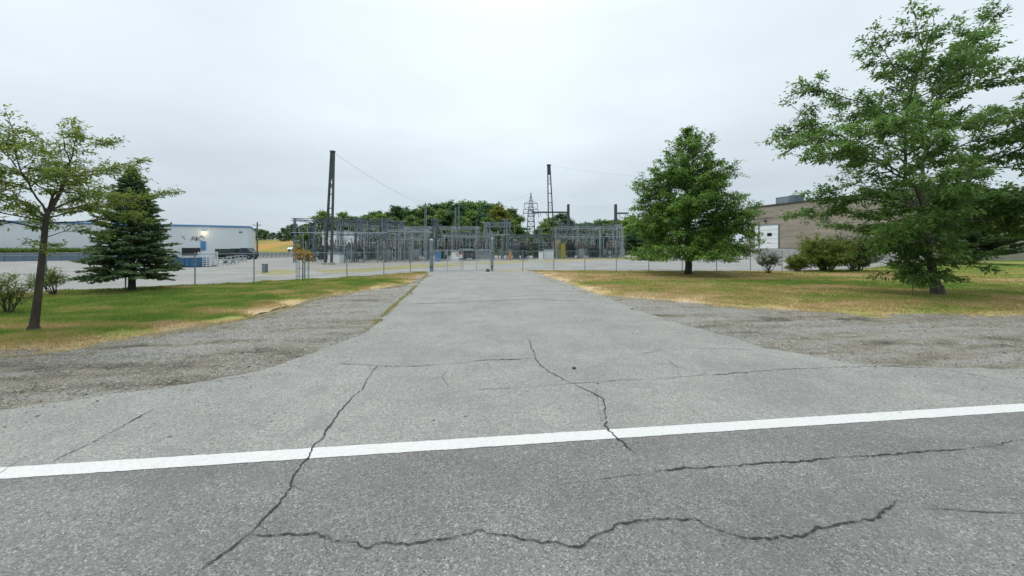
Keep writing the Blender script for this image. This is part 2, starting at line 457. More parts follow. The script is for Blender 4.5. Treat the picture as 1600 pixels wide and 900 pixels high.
# value 0 = green turf, 1 = dry straw
TURF = [(0.0, (0.129, 0.224, 0.038)), (0.25, (0.213, 0.293, 0.060)), (0.5, (0.314, 0.305, 0.095)), (0.75, (0.426, 0.325, 0.146)), (1.0, (0.538, 0.420, 0.252))]
M['turf'] = tinted('turf_soil', [(p, tuple(c * 0.9 for c in q)) for p, q in TURF], rough=0.95, noise=0.45)
M['blade'] = tinted('grass_blade', TURF, trans=0.35, rough=0.7)
M['field'] = mat('field_grass', (0.085, 0.125, 0.032), 0.95, 0.3, 0.06, 0.4, col2=(0.16, 0.15, 0.055), bscale=2)
M['field_gold'] = mat('golden_weeds', (0.20, 0.165, 0.035), 0.95, 0.3, 0.10, 0.4, col2=(0.40, 0.20, 0.055), bscale=2)

def leaf_ramp(a, b, c):
    return [(0.0, a), (0.5, b), (1.0, c)]
M['oak'] = tinted('oak_leaf', leaf_ramp((0.06, 0.135, 0.038), (0.14, 0.275, 0.06), (0.28, 0.41, 0.085)), trans=0.46)
M['oak2'] = tinted('big_oak_leaf', leaf_ramp((0.068, 0.145, 0.048), (0.135, 0.255, 0.07), (0.25, 0.375, 0.095)), trans=0.48)
M['locust'] = tinted('thin_tree_leaf', leaf_ramp((0.085, 0.155, 0.034), (0.175, 0.255, 0.05), (0.31, 0.34, 0.07)), trans=0.5)
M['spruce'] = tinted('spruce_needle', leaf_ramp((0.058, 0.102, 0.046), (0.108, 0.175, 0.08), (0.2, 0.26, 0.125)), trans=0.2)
M['shrub_y'] = tinted('shrub_leaf', leaf_ramp((0.06, 0.12, 0.03), (0.15, 0.205, 0.036), (0.3, 0.3, 0.058)), trans=0.42)
M['shrub_d'] = tinted('dark_shrub_leaf', leaf_ramp((0.05, 0.085, 0.04), (0.09, 0.135, 0.05), (0.16, 0.19, 0.068)), trans=0.4)
M['far_g'] = tinted('wood_leaf', leaf_ramp((0.07, 0.155, 0.052), (0.135, 0.25, 0.072), (0.235, 0.345, 0.092)), trans=0.42)
M['far_l'] = tinted('light_wood_leaf', leaf_ramp((0.1, 0.19, 0.045), (0.185, 0.29, 0.06), (0.28, 0.37, 0.09)), trans=0.42)
M['far_d'] = tinted('dark_wood_leaf', leaf_ramp((0.045, 0.105, 0.054), (0.085, 0.175, 0.076), (0.15, 0.24, 0.092)), trans=0.34)
M['far_y'] = tinted('yellow_wood_leaf', leaf_ramp((0.11, 0.15, 0.03), (0.21, 0.23, 0.04), (0.33, 0.3, 0.055)), trans=0.42)
M['gold'] = tinted('gold_leaf', leaf_ramp((0.22, 0.13, 0.018), (0.42, 0.25, 0.025), (0.55, 0.38, 0.05)), trans=0.35)
#--- SETTING ---
# ================================================================== SETTING
rng = np.random.default_rng(7)
random.seed(7)

def V2(p): return (p[0], p[1])
LA, LB = P(14, 742), P(1586, 640)
U2 = np.array([LB.x - LA.x, LB.y - LA.y]); U2 /= np.linalg.norm(U2)
N2 = np.array([-U2[1], U2[0]])
O2 = np.array([LA.x, LA.y])
def ST(s, t):
    """s metres along the road from the left end of the visible line, t metres away from the road"""
    q = O2 + U2 * s + N2 * t
    return (float(q[0]), float(q[1]))
def toST(p):
    d = np.array([p[0], p[1]]) - O2
    return float(d @ U2), float(d @ N2)
def pix(pts): return [V2(P(x, y)) for x, y in pts]

def inside(poly, x, y):
    poly = np.asarray(poly); r = np.zeros(len(x), bool)
    j = len(poly) - 1
    for i in range(len(poly)):
        xi, yi = poly[i]; xj, yj = poly[j]
        if yi != yj:
            c = ((yi > y) != (yj > y)) & (x < (xj - xi) * (y - yi) / (yj - yi) + xi)
            r ^= c
        j = i
    return r
def dist_poly(poly, x, y):
    poly = np.asarray(poly); best = np.full(len(x), 1e9)
    for i in range(len(poly)):
        a = poly[i - 1]; b = poly[i]; d = b - a; q = d @ d
        if q < 1e-12: continue
        t = np.clip(((x - a[0]) * d[0] + (y - a[1]) * d[1]) / q, 0, 1)
        best = np.minimum(best, np.hypot(x - a[0] - t * d[0], y - a[1] - t * d[1]))
    return best
def rough_edge(poly, step=0.25, amp=0.06, seed=0, far=45.0, closed=True):
    res = []
    n = len(poly)
    for i in range(n if closed else n - 1):
        a = np.array(poly[i]); b = np.array(poly[(i + 1) % n]); L_ = np.linalg.norm(b - a)
        mid = (a + b) / 2
        st = step if np.hypot(*mid) < far else step * 12
        k = max(1, int(L_ / st))
        d = (b - a) / max(L_, 1e-6); nn = np.array([-d[1], d[0]])
        for j in range(k):
            p = a + (b - a) * j / k
            o = (fbm(p[0] * 1.3 + seed * 9.1, p[1] * 1.3, seed, 4) - 0.5) * 2 * amp * 2
            res.append(tuple(p + nn * float(o)))
    return res
def set_tint(mesh, vals, name='tint'):
    a = mesh.attributes.new(name, 'FLOAT', 'POINT')
    a.data.foreach_set('value', np.asarray(vals, np.float32))
def sheet(name, poly, zf, material, tint=None, npts=1500, near=1.0):
    """flat-lying sheet triangulated inside an outline"""
    poly = [tuple(p) for p in poly]
    ar = np.array(poly)
    x0, y0 = ar.min(0); x1, y1 = ar.max(0)
    m = 0; px = []; py = []
    while m < npts:
        x = rng.uniform(x0, x1, npts * 3); y = rng.uniform(y0, y1, npts * 3)
        keep = inside(poly, x, y) & (rng.random(len(x)) < np.clip(14.0 / (np.hypot(x, y) + 1), 0.01, 1) ** near)
        x = x[keep]; y = y[keep]
        px.append(x); py.append(y); m += len(x)
        if len(px) > 60: break
    x = np.concatenate(px)[:npts]; y = np.concatenate(py)[:npts]
    d = dist_poly(poly, x, y); k = d > 0.08; x = x[k]; y = y[k]
    n = len(poly)
    vs = [Vector(p) for p in poly] + [Vector((a, b)) for a, b in zip(x, y)]
    es = [(i, (i + 1) % n) for i in range(n)]
    ov, oe, of, *_ = geometry.delaunay_2d_cdt(vs, es, [], 1, 1e-5)
    X = np.array([v.x for v in ov]); Y = np.array([v.y for v in ov])
    z = zf(X, Y, dist_poly(poly, X, Y))
    me = bpy.data.meshes.new(name)
    me.from_pydata(list(zip(X.tolist(), Y.tolist(), np.broadcast_to(z, X.shape).tolist())), [], [list(f) for f in of])
    me.update()
    if me.polygons and me.polygons[0].normal.z < 0: me.flip_normals()
    me.materials.append(material)
    if tint is not None: set_tint(me, tint(X, Y))
    me.polygons.foreach_set('use_smooth', [True] * len(me.polygons))
    return kind(link(name, me), 'structure')

# --- ground to the horizon
g = MB(); g.add([(-3000, -600, -0.09), (3000, -600, -0.09), (3000, 4000, -0.09), (-3000, 4000, -0.09)], [(0, 1, 2, 3)])
kind(g.build('ground', M['field']), 'structure')

# --- yard behind the fence
g = MB(); g.add([(-150, 15, -0.035), (78, 15, -0.035), (78, 98, -0.035), (-150, 98, -0.035)], [(0, 1, 2, 3)])
kind(g.build('yard_paving', M['yard']), 'structure')

# --- far rise behind the substation
def sstep(a, b, x):
    t = np.clip((np.asarray(x, float) - a) / (b - a), 0, 1); return t * t * (3 - 2 * t)
def hill_z(X, Y):
    X = np.asarray(X, float); Y = np.asarray(Y, float)
    left = sstep(-28, -62, X) * (1 - 0.5 * sstep(-120, -220, X))
    z = sstep(97, 150, Y) * (0.9 + 3.4 * left) + sstep(150, 420, Y) * 10 * (0.4 + 0.6 * left)
    return z - 0.06 + (fbm(X * 0.05, Y * 0.05, 5) - 0.5) * 1.0 * sstep(97, 130, Y)
nx, ny = 90, 50
hx = np.linspace(-420, 420, nx); hy = 97 + (np.linspace(0, 1, ny) ** 1.8) * 500
gx, gy = np.meshgrid(hx, hy); gz = hill_z(gx, gy)
me = bpy.data.meshes.new('hills')
me.from_pydata(np.stack([gx.ravel(), gy.ravel(), gz.ravel()], 1).tolist(), [],
               [(j * nx + i, j * nx + i + 1, (j + 1) * nx + i + 1, (j + 1) * nx + i) for j in range(ny - 1) for i in range(nx - 1)])
me.update()
M['strip'] = tinted('dry_strip', [(0, (0.16, 0.18, 0.075)), (0.5, (0.25, 0.235, 0.12)), (1, (0.36, 0.29, 0.17))], rough=.95, noise=.5)
M['hill'] = tinted('hill_weeds', [(0.0, (0.070, 0.115, 0.026)), (0.4, (0.12, 0.15, 0.035)), (0.7, (0.25, 0.21, 0.05)), (1.0, (0.42, 0.20, 0.06))], rough=0.95, noise=1.7, nscale=0.16)
gold = (sstep(-38, -58, gx) * (1 - sstep(-150, -190, gx)) * (0.0 + 1.25 * fbm(gx * 0.09, gy * 0.2, 3))).ravel()
set_tint(me, gold); me.materials.append(M['hill'])
me.polygons.foreach_set('use_smooth', [True] * len(me.polygons))
kind(link('hills', me), 'structure')

# --- paved edges (measured along the ground)
right_edge = pix([(1586, 578), (1450, 574), (1350, 571), (1280, 559), (1200, 545), (1100, 517), (1010, 491), (960, 471), (900, 448), (860, 434), (836, 426), (826, 423.6)])
left_edge = pix([(671, 425), (652, 445), (640, 460), (618, 480), (598, 500), (575, 516), (545, 533), (500, 553), (450, 568), (400, 579), (330, 594), (200, 615), (14, 643)])
tR = toST(right_edge[0])[1]; tL = toST(left_edge[-1])[1]
drive_poly = [ST(-120, 0), ST(140, 0), ST(140, tR)] + right_edge + left_edge + [ST(-120, tL)]
road_poly = [ST(-120, -9.5), ST(140, -9.5), ST(140, 0), ST(-120, 0)]
g = MB(); g.add([(x, y, 0.02) for x, y in road_poly], [(0, 1, 2, 3)])
road = kind(g.build('road', M['road']), 'structure')
pp = [ST(-120, 0), ST(140, 0)] + rough_edge([ST(140, tR)] + right_edge + left_edge + [ST(-120, tL)], 0.12, 0.13, 3, closed=False) + [ST(-120, tL)]
drive = sheet('driveway', pp, lambda X, Y, d: 0.02 + 0 * X, M['drive'], npts=300)

# --- painted edge line, edges a little worn
def strip(pts, widths, z, name, material, parent, jit=0.0, seed=0):
    m = MB(); r_ = random.Random(seed); n = len(pts)
    for i, p in enumerate(pts):
        a = np.array(pts[max(i - 1, 0)]); b = np.array(pts[min(i + 1, n - 1)]); d = b - a; d = d / (np.linalg.norm(d) + 1e-9)
        nn = np.array([-d[1], d[0]]); wd = widths[i] / 2
        q1 = np.array(p) + nn * (wd + r_.uniform(-jit, jit)); q2 = np.array(p) - nn * (wd + r_.uniform(-jit, jit))
        m.v += [(q1[0], q1[1], z), (q2[0], q2[1], z)]
        if i: m.f.append((2 * i - 2, 2 * i - 1, 2 * i + 1, 2 * i))
    return m.build(name, material, parent)
ss = np.concatenate([np.linspace(-120, -6, 60), np.arange(-5.9, 22, 0.06), np.linspace(22.1, 140, 60)])
strip([ST(s, 0) for s in ss], [0.225] * len(ss), 0.025, 'edge_line', M['paint'], road, 0.005, 5)

# --- cracks in the paving
def crack(px, w0, seed, faint=False, parent=None, jit=0.018, br=0):
    r_ = random.Random(seed)
    pts = np.array(pix(px)); seg = np.linalg.norm(np.diff(pts, axis=0), axis=1); cum = np.concatenate([[0], np.cumsum(seg)])
    n = max(6, int(cum[-1] / 0.014)); q = np.linspace(0, cum[-1], n)
    X = np.interp(q, cum, pts[:, 0]); Y = np.interp(q, cum, pts[:, 1])
    d = np.gradient(np.stack([X, Y], 1), axis=0); d /= np.linalg.norm(d, axis=1, keepdims=True) + 1e-9
    z_ = q * 0 + seed * 5.3
    off = (fbm(q * 3.2, z_, seed, 6) - .5) * 4.6 * jit + (vnoise(q * 19, z_, seed + 2) - .5) * 1.9 * jit
    ends = np.clip(np.minimum(q, cum[-1] - q) / 0.15, 0, 1)
    C = np.stack([X, Y], 1) + np.stack([-d[:, 1], d[:, 0]], 1) * (off * ends)[:, None]
    wv = fbm(q * 2.3, z_ + 9, seed + 5, 4); fine = vnoise(q * 30, z_, seed + 8)
    wd = w0 * 0.74 * np.clip((wv - .15) * 2.2, 0.34, 1.6) * (0.4 + 1.2 * fine) * (0.55 + 0.9 * vnoise(q * 70, z_, seed + 31)) * (0.2 + 0.8 * ends)
    strip([tuple(c) for c in C], list(wd), 0.0292 if not faint else 0.0285, 'crack', M['crack_faint' if faint else 'crack'], parent, 0.0, seed)
    for k in range(br // 2):   # hairline side branches
        i = r_.randrange(6, n - 6); L2 = r_.uniform(0.06, 0.30); sg = r_.choice((-1, 1)); a = math.atan2(d[i][1], d[i][0]) + sg * r_.uniform(0.4, 1.2)
        m_ = max(5, int(L2 / 0.02)); t_ = np.linspace(0, L2, m_); wob = (fbm(t_ * 9, t_ * 0 + k, seed + k, 4) - .5) * 0.10 * (t_ / L2)
        B = np.stack([C[i][0] + np.cos(a) * t_ - np.sin(a) * wob, C[i][1] + np.sin(a) * t_ + np.cos(a) * wob], 1)
        strip([tuple(c) for c in B], list(w0 * 0.22 * (1 - 0.8 * t_ / L2) * (0.5 + vnoise(t_ * 50, t_ * 0, seed + k))), 0.0287, 'crack', M['crack'], parent, 0.0, seed)
crack([(590, 573), (575, 592), (567, 610), (548, 625), (532, 645), (520, 662), (508, 680), (497, 692), (486, 702), (481, 715), (470, 735), (458, 750), (455, 765), (440, 787), (425, 800), (408, 818), (395, 835), (375, 850), (350, 870), (330, 885), (308, 900)], 0.022, 2, parent=road, jit=0.014, br=9)
crack([(530, 570), (560, 571), (600, 574), (655, 574), (720, 569), (760, 564), (800, 563), (838, 562)], 0.026, 3, parent=drive, jit=0.02, br=6)
crack([(824, 527), (830, 545), (835, 556), (842, 572), (858, 583), (880, 595), (915, 610), (940, 625), (945, 640), (948, 655), (945, 668), (955, 679), (970, 692), (985, 705), (996, 713)], 0.02, 4, parent=drive, jit=0.016, br=10)
crack([(1020, 742), (1050, 738), (1110, 733), (1200, 727), (1300, 720), (1400, 713), (1450, 709), (1500, 706), (1550, 700), (1600, 690), (1680, 680)], 0.019, 6, parent=road, jit=0.014, br=8)
crack([(390, 840), (440, 842), (500, 838), (520, 845), (550, 850), (575, 858), (600, 852), (650, 852), (690, 850), (720, 840), (745, 832), (790, 842), (830, 848), (870, 852), (905, 858), (930, 848), (970, 825), (1000, 818), (1050, 816), (1085, 813), (1110, 828), (1150, 842), (1200, 847), (1240, 844), (1280, 830), (1330, 818), (1365, 812), (1390, 795), (1402, 785)], 0.0165, 7, parent=road, jit=0.017, br=14)
crack([(780, 858), (800, 852), (835, 846)], 0.012, 17, parent=road, jit=0.006)
crack([(1440, 797), (1500, 802), (1560, 806), (1640, 810)], 0.014, 18, True, parent=road, jit=0.008)
crack([(78, 728), (100, 715), (140, 697), (180, 675), (210, 658), (240, 642)], 0.018, 8, parent=drive, jit=0.010)
crack([(-40, 765), (0, 742), (30, 722), (65, 708)], 0.014, 9, parent=drive, jit=0.010)
crack([(945, 598), (1050, 592), (1150, 585), (1250, 578), (1350, 574), (1450, 576), (1530, 588), (1600, 603)], 0.020, 10, True, parent=drive, jit=0.02)
crack([(740, 612), (800, 608), (860, 604), (945, 598)], 0.014, 11, True, parent=drive, jit=0.02)
crack([(640, 476), (700, 474), (760, 471), (830, 468), (880, 470), (935, 473)], 0.07, 12, True, parent=drive, jit=0.03)
crack([(760, 467), (820, 463), (880, 461), (920, 462)], 0.05, 13, True, parent=drive, jit=0.03)
crack([(700, 606), (690, 590), (700, 578)], 0.010, 14, True, parent=drive)
crack([(1040, 560), (1055, 575), (1090, 583)], 0.014, 15, True, parent=drive)
crack([(1000, 555), (1040, 548), (1100, 545), (1180, 549)], 0.016, 16, True, parent=drive, jit=0.03)
crack([(850, 765), (900, 757), (960, 748), (1020, 742)], 0.012, 19, True, parent=road, jit=0.008)
crack([(930, 604), (940, 660), (948, 668)], 0.008, 20, True, parent=drive, jit=0.01)
crack([(300, 604), (345, 596), (400, 590)], 0.012, 21, True, parent=drive, jit=0.02)

# --- gravel shoulders
lawnL_low = pix([(14, 553), (100, 545), (200, 530), (300, 512), (380, 497), (430, 485), (470, 472), (500, 465), (560, 456), (600, 450), (640, 442), (664, 430)])
fenceL = pix([(673, 424.6), (613, 430), (551, 433.5), (475, 438), (417, 441), (336, 445), (255, 449), (180, 453), (100, 456), (14, 461)])
lawnR_low = pix([(836, 426), (870, 438), (905, 450), (945, 463), (1000, 468), (1100, 476), (1200, 484), (1300, 491), (1400, 494), (1586, 494)])
lawnR_up = pix([(1620, 405), (1480, 409), (1400, 415), (1330, 421), (1240, 424), (1150, 425), (1000, 424), (900, 423.4), (830, 423.4)])
tl = toST(lawnL_low[0])[1]; tr_ = toST(lawnR_low[-1])[1]
def gz_(X, Y, d):
    s, t = st_arr(X, Y)
    return -0.016 + ((fbm(X * 2.6, Y * 2.6, 9) - 0.5) * 0.06 + (fbm(s * 0.5, t * 4.0, 11) - 0.5) * 0.16) * np.clip(d / 0.5, 0.1, 1)
def st_arr(X, Y):
    return (X - O2[0]) * U2[0] + (Y - O2[1]) * U2[1], (X - O2[0]) * N2[0] + (Y - O2[1]) * N2[1]
def gtint(X, Y):
    s, t = st_arr(X, Y)
    st = fbm(s * 0.35, t * 2.0, 21, 5)
    dark = np.exp(-((t - 3.0 - 0.0 * s) / 1.3) ** 2)
    st2 = fbm(s * 0.9 + 7, t * 7.0, 25, 4)
    return (st - 0.5) * 1.2 + (st2 - 0.5) * 1.3 + dark * 0.30 - 0.06
gl_poly = [ST(-120, tL - 0.4)] + [V2(Vector(p)) for p in reversed(left_edge)]
gl_poly = [ST(-120, tL - 0.4), (left_edge[-1][0], left_edge[-1][1] - 0.4)] + [(x + 0.35, y - 0.15) for x, y in reversed(left_edge[:-1])] \
          + [(x, y + 0.6) for x, y in reversed(lawnL_low)] + [ST(-120, tl + 0.6)]
sheet('gravel_shoulder', gl_poly, gz_, M['gravel'], gtint, npts=14000)
gr_poly = [(x - 0.3, y - 0.25) for x, y in reversed(right_edge[:-1])] + [ST(140, tR - 0.3), ST(140, tr_ + 0.6)] + [(x, y + 0.6) for x, y in reversed(lawnR_low)]
sheet('gravel_shoulder', gr_poly, gz_, M['gravel'], gtint, npts=14000)

# --- lawns
lawnL = [ST(-120, tl)] + lawnL_low + fenceL + [ST(-120, toST(fenceL[-1])[1])]
lawnR = lawnR_low + [ST(140, tr_), ST(140, tr_ + 60)] + lawnR_up
lawnLr = rough_edge(lawnL, 0.22, 0.42, 31)
lawnRr = rough_edge(lawnR, 0.22, 0.42, 37)
lowL = [ST(-120, tl)] + lawnL_low
lowR = lawnR_low + [ST(140, tr_)]
def dist_line(line, x, y):
    line = np.asarray(line); best = np.full(len(x), 1e9)
    for a, b in zip(line[:-1], line[1:]):
        d = b - a; t = np.clip(((x - a[0]) * d[0] + (y - a[1]) * d[1]) / (d @ d), 0, 1)
        best = np.minimum(best, np.hypot(x - a[0] - t * d[0], y - a[1] - t * d[1]))
    return best
def dryL(X, Y):
    d = dist_line(lowL, X, Y); s, t = st_arr(X, Y)
    n = fbm(s * 0.22, t * 0.9, 41, 5)
    gate = sstep(22, 33, Y)
    n2 = fbm(X * 1.3, Y * 1.3, 47, 4)
    return np.clip(0.25 + 0.62 * np.exp(-(d / 1.15) ** 1.2) + (n - 0.5) * 1.4 + (n2 - 0.5) * 1.1 + 0.28 * gate, 0, 1)
def dryR(X, Y):
    d = dist_line(lowR, X, Y); s, t = st_arr(X, Y)
    n = fbm(s * 0.16, t * 0.55, 43, 5)
    green = np.exp(-((Y - 24.5 + 0.10 * (X - 12)) / 2.4) ** 2) * sstep(4, 16, X)
    band = np.exp(-(d / 2.6) ** 2)
    far = sstep(28, 40, Y) * sstep(20, 30, X)
    sand = np.exp(-(((X - 7.5) / 4.5) ** 2 + ((Y - 29.5) / 2.2) ** 2))
    return np.clip(0.58 + 0.28 * band - 0.30 * green + (n - 0.5) * 1.15 + (fbm(X * 1.1, Y * 1.1, 49, 4) - 0.5) * 0.8 - 0.30 * far + 0.40 * sand, 0, 1)
def lawn_z(X, Y, d):
    return -0.045 + np.minimum(d, 0.6) * 0.15 + np.minimum(d, 1.0) * 0.01 + (fbm(X * 0.4, Y * 0.4, 51) - 0.5) * 0.10 * np.minimum(d, 1.0)
sheet('lawn', lawnLr, lawn_z, M['turf'], dryL, npts=4500)
sheet('lawn', lawnRr, lawn_z, M['turf'], dryR, npts=5000)

def tri_mesh(name, V, tint, material, label=None, cat=None, nv=3):
    """V: (n, nv, 3) separate faces of nv corners"""
    n = len(V)
    me = bpy.data.meshes.new(name)
    me.vertices.add(n * nv); me.vertices.foreach_set('co', V.reshape(-1).astype(np.float32))
    me.loops.add(n * nv); me.loops.foreach_set('vertex_index', np.arange(n * nv, dtype=np.int32))
    me.polygons.add(n); me.polygons.foreach_set('loop_start', np.arange(0, n * nv, nv, dtype=np.int32))
    me.polygons.foreach_set('loop_total', np.full(n, nv, np.int32))
    me.update(calc_edges=True)
    set_tint(me, np.repeat(tint, nv)); me.materials.append(material)
    return me
def blades(name, poly, n, dryf, zf, hmin, hmax, label, lowline, seed, spill=0.7):
    r_ = np.random.default_rng(seed)
    ar = np.array(poly)
    x0, y0 = np.maximum(ar.min(0), (-45, 0)); x1, y1 = np.minimum(ar.max(0), (62, 62))
    X = []; Y = []; c = 0
    while c < n:
        x = r_.uniform(x0, x1, 400000); y = r_.uniform(y0, y1, 400000)
        d0 = np.hypot(x, y)
        k = r_.random(len(x)) < np.clip(9.0 / d0, 0, 1) ** 1.5
        x = x[k]; y = y[k]
        ok = inside(poly, x, y)
        dl = dist_line(lowline, x, y)
        # thin out towards the gravel
        patch = fbm(x * 1.1, y * 1.1, seed + 3, 4)
        keep = ok & (r_.random(len(x)) < np.clip(0.12 + dl * 0.55 + (patch - 0.45) * 2.4, 0.03, 1))
        sp = (~ok) & (dl < spill) & (r_.random(len(x)) < 0.22) & (patch > 0.45)
        kk = keep | sp
        X.append(x[kk]); Y.append(y[kk]); c += kk.sum()
    X = np.concatenate(X)[:n]; Y = np.concatenate(Y)[:n]
    dl = dist_line(lowline, X, Y)
    d0 = np.hypot(X, Y)
    h = r_.uniform(hmin, hmax, n) * np.clip(0.45 + dl * 0.5, 0.45, 1) * (0.6 + 0.7 * fbm(X * 0.7, Y * 0.7, seed + 9, 3) + 2.6 * np.clip(fbm(X * 1.9, Y * 1.9, seed + 13, 3) - 0.60, 0, 1))
    wd = r_.uniform(0.006, 0.013, n) * np.clip(d0 / 12, 0.8, 2.4)
    a = r_.uniform(0, 2 * math.pi, n)
    lean = r_.normal(0, 0.5, (n, 2)) * h[:, None]
    z = np.maximum(zf(X, Y, np.minimum(dl, 1.0)) - 0.006, -0.005)
    V = np.zeros((n, 3, 3))
    V[:, 0] = np.stack([X - np.cos(a) * wd, Y - np.sin(a) * wd, z], 1)
    V[:, 1] = np.stack([X + np.cos(a) * wd, Y + np.sin(a) * wd, z], 1)
    V[:, 2] = np.stack([X + lean[:, 0], Y + lean[:, 1], z + h], 1)
    t = np.clip(dryf(X, Y) + r_.normal(0, 0.14, n), 0, 1)
    me = tri_mesh(name, V, t, M['blade'])
    o = kind(link(name, me), 'stuff')
    o['label'] = label; o['category'] = 'grass'
    return o
blades('grass', lawnLr, 260000, dryL, lawn_z, 0.04, 0.10, 'green mown grass of the verge left of the driveway', lowL, 61)
blades('grass', lawnRr, 300000, dryR, lawn_z, 0.03, 0.075, 'dry patchy grass of the verge right of the driveway', lowR, 67)

# dry grass strips inside the yard
for i, q in enumerate(([(388, 424), (440, 420.5), (474, 423), (462, 428), (400, 429.5)],
          [(480, 422), (560, 419), (660, 412), (735, 409.5), (735, 414), (650, 419), (560, 425), (490, 427)],
          [(738, 409.2), (780, 408.4), (860, 405), (1000, 402), (1000, 405), (850, 409), (770, 412.5), (738, 413.5)],
          [(776, 420.5), (826, 420.5), (826, 423.6), (776, 424)])):
    sheet('grass_strip', rough_edge(pix(q), 0.4, 0.7, 71 + i, 90), lambda X, Y, d: -0.045 + np.minimum(d, 1) * 0.06, M['strip'],
          (lambda X, Y: np.clip(0.40 + 0.22 * (X > -6) + (fbm(X * 0.3, Y * 0.3, 77) - 0.5) * 0.9, 0, 1)), npts=150, near=0)
# gravel bed of the substation
for q in ([(478, 420), (640, 412), (640, 403), (470, 404)], [(640, 411), (735, 408), (990, 401.5), (990, 399), (640, 402)]):
    sheet('gravel_bed', rough_edge(pix(q), 0.6, 0.2, 5, 90), lambda X, Y, d: -0.026 + 0 * X, M['gravel'], lambda X, Y: -0.1 + 0 * X, npts=60, near=0)

# weeds in the seam along the left edge of the driveway
def weeds(name, line, n, label, spread, h0, h1, seed, dry):
    r_ = np.random.default_rng(seed)
    ln = np.array(line); seg = np.linalg.norm(np.diff(ln, axis=0), axis=1); cum = np.concatenate([[0], np.cumsum(seg)])
    q = r_.uniform(0, cum[-1], n * 4)
    keep = fbm(q * 1.6, q * 0 + seed, seed, 3) > 0.46
    q = q[keep][:n]; n = len(q)
    X = np.interp(q, cum, ln[:, 0]) + r_.normal(0, spread, n); Y = np.interp(q, cum, ln[:, 1]) + r_.normal(0, spread, n)
    h = r_.uniform(h0, h1, n); a = r_.uniform(0, 6.28, n); wd = r_.uniform(0.006, 0.012, n); le = r_.normal(0, 0.6, (n, 2)) * h[:, None]
    z = np.full(n, 0.018)
    V = np.zeros((n, 3, 3))
    V[:, 0] = np.stack([X - np.cos(a) * wd, Y - np.sin(a) * wd, z], 1); V[:, 1] = np.stack([X + np.cos(a) * wd, Y + np.sin(a) * wd, z], 1)
    V[:, 2] = np.stack([X + le[:, 0], Y + le[:, 1], z + h], 1)
    o = kind(link(name, tri_mesh(name, V, np.clip(r_.normal(dry, 0.15, n), 0, 1), M['blade'])), 'stuff')
    o['label'] = label; o['category'] = 'weeds'
weeds('weeds', pix([(668, 429), (648, 450), (625, 470), (606, 487), (590, 503), (573, 517)]), 2600, 'thin line of yellow weeds in the seam along the left driveway edge', 0.035, 0.03, 0.09, 91, 0.55)

# loose stones on the shoulders and chips strewn over the paving
def stones(name, X, Y, z, size, tint, material, label, seed):
    r_ = np.random.default_rng(seed); n = len(X)
    base = np.array([(1, 0, 0), (0, 1, 0), (-1, 0, 0), (0, -1, 0), (0, 0, 0.8), (0, 0, -0.5)])
    tri = np.array([(0, 1, 4), (1, 2, 4), (2, 3, 4), (3, 0, 4)])
    V = base[None] * r_.uniform(0.55, 1.35, (n, 6, 1)) * size[:, None, None]
    a = r_.uniform(0, 6.28, n); c, s = np.cos(a), np.sin(a)
    x = V[:, :, 0] * c[:, None] - V[:, :, 1] * s[:, None]; y = V[:, :, 0] * s[:, None] + V[:, :, 1] * c[:, None]
    V = np.stack([x + X[:, None], y + Y[:, None], V[:, :, 2] * 0.8 + z[:, None]], 2)
    T = V[:, tri].reshape(-1, 3, 3)
    o = kind(link(name, tri_mesh(name, T, np.repeat(tint, 4), material)), 'stuff')
    o['label'] = label; o['category'] = 'stones'
M['pebble'] = tinted('pebble', [(0, (0.095, 0.088, 0.074)), (0.5, (0.232, 0.220, 0.192)), (1, (0.38, 0.37, 0.335))], rough=0.9)
def scatter_in(poly, n, seed, p=1.3):
    r_ = np.random.default_rng(seed); ar = np.array(poly); x0, y0 = np.maximum(ar.min(0), (-30, 0)); x1, y1 = np.minimum(ar.max(0), (40, 40))
    X = []; Y = []; c = 0
    while c < n:
        x = r_.uniform(x0, x1, 200000); y = r_.uniform(y0, y1, 200000)
        k = inside(poly, x, y) & (r_.random(len(x)) < np.clip(7 / np.hypot(x, y), 0, 1) ** p) & (r_.random(len(x)) < np.clip(fbm(x * 0.9, y * 0.9, seed, 4) * 2.2 - 0.55, 0.02, 1))
        X.append(x[k]); Y.append(y[k]); c += k.sum()
    return np.concatenate(X)[:n], np.concatenate(Y)[:n]
for poly, nm, sd in ((gl_poly, 'left', 101), (gr_poly, 'right', 103)):
    X, Y = scatter_in(poly, 42000, sd); r_ = np.random.default_rng(sd)
    stones('loose_gravel', X, Y, np.full(len(X), 0.002), r_.gamma(1.6, 0.0042, len(X)) + 0.0035, r_.random(len(X)), M['pebble'],
           'loose grey stones strewn over the gravel shoulder %s of the driveway' % nm, sd)
X, Y = scatter_in([tuple(q) for q in pp], 9000, 107, 1.0); r_ = np.random.default_rng(107)
k = (Y < 24) & (Y > 4.2) & ((r_.random(len(X)) < 0.13) | (dist_line(left_edge, X, Y) < 0.8) | (dist_line(right_edge, X, Y) < 0.8)); X = X[k]; Y = Y[k]
stones('stone_chips', X, Y, np.full(len(X), 0.022), r_.gamma(2, 0.003, len(X)) + 0.004, np.clip(r_.random(len(X)) * 0.8, 0, 1), M['pebble'], 'small stone chips scattered over the pale driveway', 107)
sp = P(897, 578)
st = MB(); st.lathe((0, 0, 0), [(0.03, 0), (0.05, 0.02), (0.045, 0.05), (0.02, 0.065)], 7)
o = st.build('dark_stone', M['stone'], None, loc=(sp.x, sp.y, 0.019)); o.scale = (.75, 0.6, 0.6); tag(o, 'single dark lump lying on the pale driveway right of its middle', 'stone')
